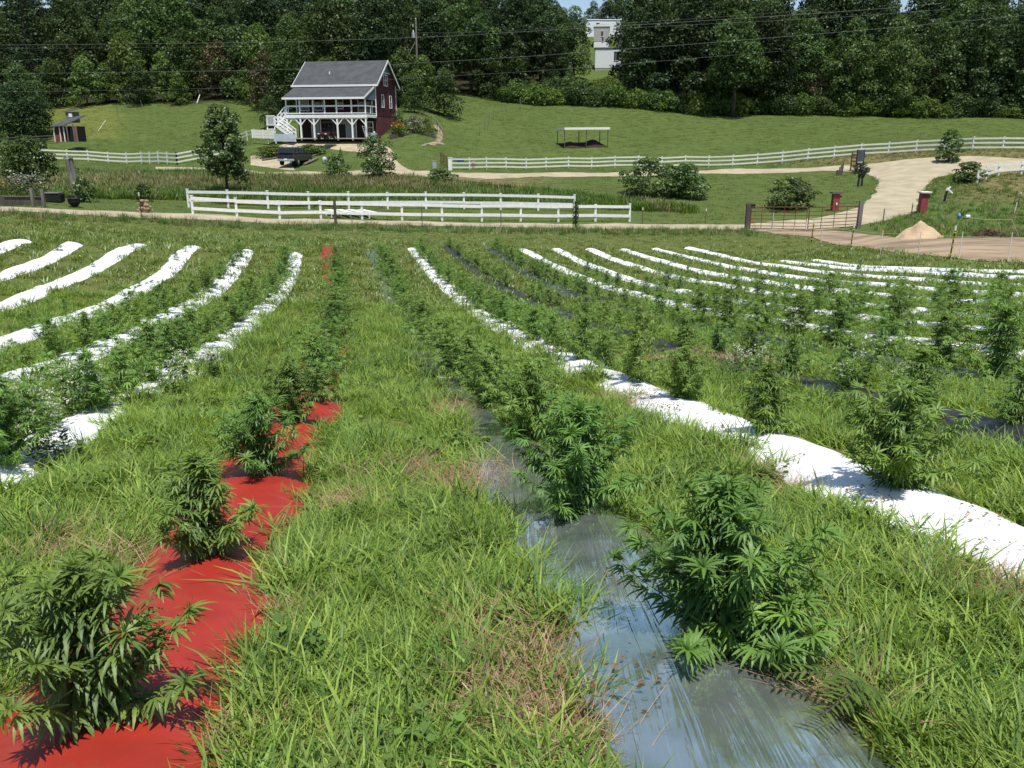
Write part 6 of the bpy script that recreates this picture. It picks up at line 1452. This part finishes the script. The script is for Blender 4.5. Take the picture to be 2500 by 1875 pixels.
# buckets
v = P(2341,533); o = empty('blue_jug', v, 'blue and white jug in the grass behind the sand pile', 'jug'); MB().lathe((0,0,0), [(.11,0),(.12,.2),(.06,.28),(.04,.33)], 12).build('body', mat('jug_blue', (.12,.3,.6), None, .4), o, smooth=True); MB().box((.13,0,.16),(.07,.14,.3)).build('side_panel', M['black'], o)
v = P(2361,534); o = empty('white_bucket', v, 'pale bucket lying in the grass beside the blue jug', 'bucket'); MB().tube([(-.14,0,.12),(.14,.05,.13)], [.11,.13], 14).build('body', mat('bucket_white', (.62,.66,.7), None, .4), o)
v = P(2305,492); o = empty('garden_ornament', v, 'white and black garden ornament among weeds on the right bank', 'ornament'); MB().bar((0,0,0),(.1,0,.75),.12).build('leg', M['black'], o); MB().bar((.05,-.05,.95),(.5,-.05,.6),.1).bar((0,-.05,.8),(.3,-.05,1.05),.08).build('arm', M['white_trim'], o)

for k, (pa, pb, i_, lab) in enumerate([((725,958),(818,966),0,'pale yellow cord lying across the red bed'), ((730,975),(812,985),0,'second pale yellow cord across the red bed, nearer the camera'), ((1065,925),(1140,930),1,'yellow green cord lying across the silver bed'), ((1068,940),(1138,946),1,'second yellow green cord across the silver bed, nearer the camera')]):
    a = P(*pa); b = P(*pb); pts = []
    for q in np.linspace(0, 1, 9):
        c = a.lerp(b, q); zz_ = float(H(c.x, c.y)) + float(film_z(np.array([c.x]), np.array([c.y]))[0]) + .03; pts.append(Vector((c.x, c.y + .03*math.sin(q*7+k), zz_)) - a)
    o = MB().tube([tuple(p) for p in pts], .008, 5).build('yellow_cord', M['cord']); o.location = a; tag(o, lab, 'cord')
# ------------------------------------------------------------------ mobile homes on the hill
def home(label, px, py, Y, w, d, h, rz, m, roofm, skirt=.55, gable=False, windows=(), skm=None):
    v = AIR(px, py, Y); o = empty('mobile_home', v, label, 'mobile home', 'pale mobile homes on the hill', rz=R(rz))
    MB().box((w/2, d/2, skirt+(h-skirt)/2), (w, d, h-skirt)).build('wall', m, o); MB().box((w/2, d/2, skirt/2-1), (w-.1, d-.1, skirt+2)).build('skirting', skm or M['white_paint'], o)
    if gable: MB().prism([(-.15,-.15,h),(w/2,-.15,h+.75),(w+.15,-.15,h),(w+.15,-.15,h-.08),(-.15,-.15,h-.08)], (0,d+.3,0)).build('roof', roofm, o)
    else: MB().prism([(-.15,-.15,h),(-.15,d/2,h+.4),(-.15,d+.15,h)], (w+.3,0,0)).build('roof', roofm, o)
    mb = MB()
    for k in range(int(w/.6)): mb.box((.3+k*.6, -.015, skirt+(h-skirt)/2), (.02,.02,h-skirt-.05))
    mb.build('battens', m, o)
    for x, z, ww, hh in windows: wd = MB().box((x,-.04,z),(ww,.06,hh)).build('window', M['glass'], o); MB().box((x,-.055,z+hh/2),(ww+.1,.08,.06)).box((x,-.055,z-hh/2),(ww+.1,.08,.06)).build('frame', M['white_trim'], wd)
    return o
ivory = mat('home_white', (.74,.77,.79), (.68,.71,.73), .5); grey = mat('home_beige', (.42,.41,.36), (.37,.36,.32), .6); wskirt = mat('lattice', (.4,.4,.33), (.3,.31,.25), .8, 6)
home('lowest pale mobile home with dark window and lattice skirting', 1452, 178, 192, 12.5, 4.4, 5.0, -4, ivory, M['shingle'], 1.0, windows=[(4.25,3.4,.35,1.9),(4.8,3.4,.6,1.9)], skm=wskirt)
home('middle beige mobile home seen end-on with a gabled roof', 1449, 119, 218, 3.7, 14, 5.1, -6, grey, M['white_paint'], 1.7, gable=True, windows=[(2.0,3.4,.45,1.2),(2.2,2.2,.35,1.0)])
home('topmost white mobile home partly hidden by tree crowns', 1430, 96, 247, 17, 4.4, 5.0, 2, ivory, M['white_paint'], .5, windows=[(3.3,4.0,.9,.55)])
v = AIR(1495, 178, 193); o = empty('wooden_steps', v, 'dark wooden steps at the right of the lowest mobile home', 'steps')
mb = MB(); mb.bar((-.4,-1.2,-.2),(1.0,-1.2,1.2),.12,.2); [mb.box((1.0+k*.45,-1.2,.5),(.1,.1,1.4)) for k in range(5)]; mb.box((2.0,-1.0,1.2),(2.6,1.4,.12)); mb.build('deck', M['dark_wood'], o)
# small far house glimpsed at the top right corner
v = AIR(2432, 42, 215); o = empty('distant_house', v, 'pale house glimpsed between tree tops at the upper right', 'house'); MB().box((1.5,2,0),(4,4,3)).build('wall', M['door_grey'], o); MB().prism([(-.8,-.2,1.5),(-.8,2,2.3),(-.8,4.2,1.5)], (4.6,0,0)).build('roof', M['galv'], o)

# ------------------------------------------------------------------ utility pole and overhead wires
Yp = 134; a = AIR(1018, 150, Yp); t_ = AIR(1012, 47, Yp); g = PY(1019, Yp); o = empty('utility_pole', (a.x, Yp, g.z), 'wooden utility pole with a transformer behind the farmhouse', 'utility pole')
base_ = Vector((a.x, Yp, g.z)); MB().tube([(0,0,-.3), tuple(Vector((a.x, Yp, t_.z))-base_)], [.19,.13], 8).build('pole', M['grey_wood'], o)
zt_ = t_.z-g.z; MB().tube([(-.42,-.1,zt_-2.6),(-.42,-.1,zt_-1.85)], .26, 14).build('transformer', M['galv'], o); MB().tube([(-.42,-.1,zt_-1.85),(-.42,-.1,zt_-1.5)], .08, 8).build('bushing', M['white_trim'], o)
MB().bar((-.42,-.1,zt_-1.1),(-.42,-.1,zt_-.7),.07).build('fuse_cutout', M['white_trim'], o); MB().tube([(0,0,zt_),(0,0,zt_+.18)], .07, 8).build('insulator', M['white_trim'], o)
MB().tube([(-.2,0,zt_-3.2),(-2.4,-.6,zt_-7.0)], .03, 5).build('guy_wire', M['galv'], o)
M['wire'] = mat('wire', (.2,.21,.2), (.14,.15,.14), .6)
WIRES = [('upper bright wire crossing the whole view above the farmhouse', [(-300,112),(0,110),(320,107),(640,103),(920,95),(1120,87),(1265,78),(1500,64),(1800,45),(2100,25),(2300,8)], (96,90), .035),
 ('wire crossing in front of the grey roof of the farmhouse', [(-300,181),(0,180),(320,176),(640,171),(900,160),(1120,148),(1340,134),(1500,122),(1800,99),(2100,74),(2500,38)], (84,80), .03),
 ('lowest wire crossing at eave height of the farmhouse', [(-300,225),(0,224),(320,220),(600,213),(850,200),(1090,186),(1340,171),(1600,150),(1900,125)], (84,80), .02),
 ('thin high wire from the utility pole to the right', [(1013,80),(1250,75),(1500,58),(1800,38),(2000,24)], (134,100), .03),
 ('faint wire between the bright wire and the roof wire', [(-300,118),(0,118),(400,116),(700,110),(1000,88)], (134,134), .022),
 ('faint upper wire along the dark wood at right', [(1500,70),(1800,55),(2000,45),(2320,22)], (96,90), .025)]
for lab, pts, (Ya, Yb), r_w in WIRES:
    W3 = [AIR(px, py, Ya+(Yb-Ya)*k/(len(pts)-1)) for k, (px, py) in enumerate(pts)]
    n = 60; r_w *= .62; d = np.linspace(0, 1, len(W3)); q = np.linspace(0, 1, n); arr = pchip(d, np.array(W3), q); o0 = Vector(arr[0])
    o = MB().tube([tuple(Vector(a)-o0) for a in arr], r_w*.5, 5, cap=False).build('overhead_wire', M['wire']); o.location = o0; tag(o, lab, 'wire', 'overhead wires')
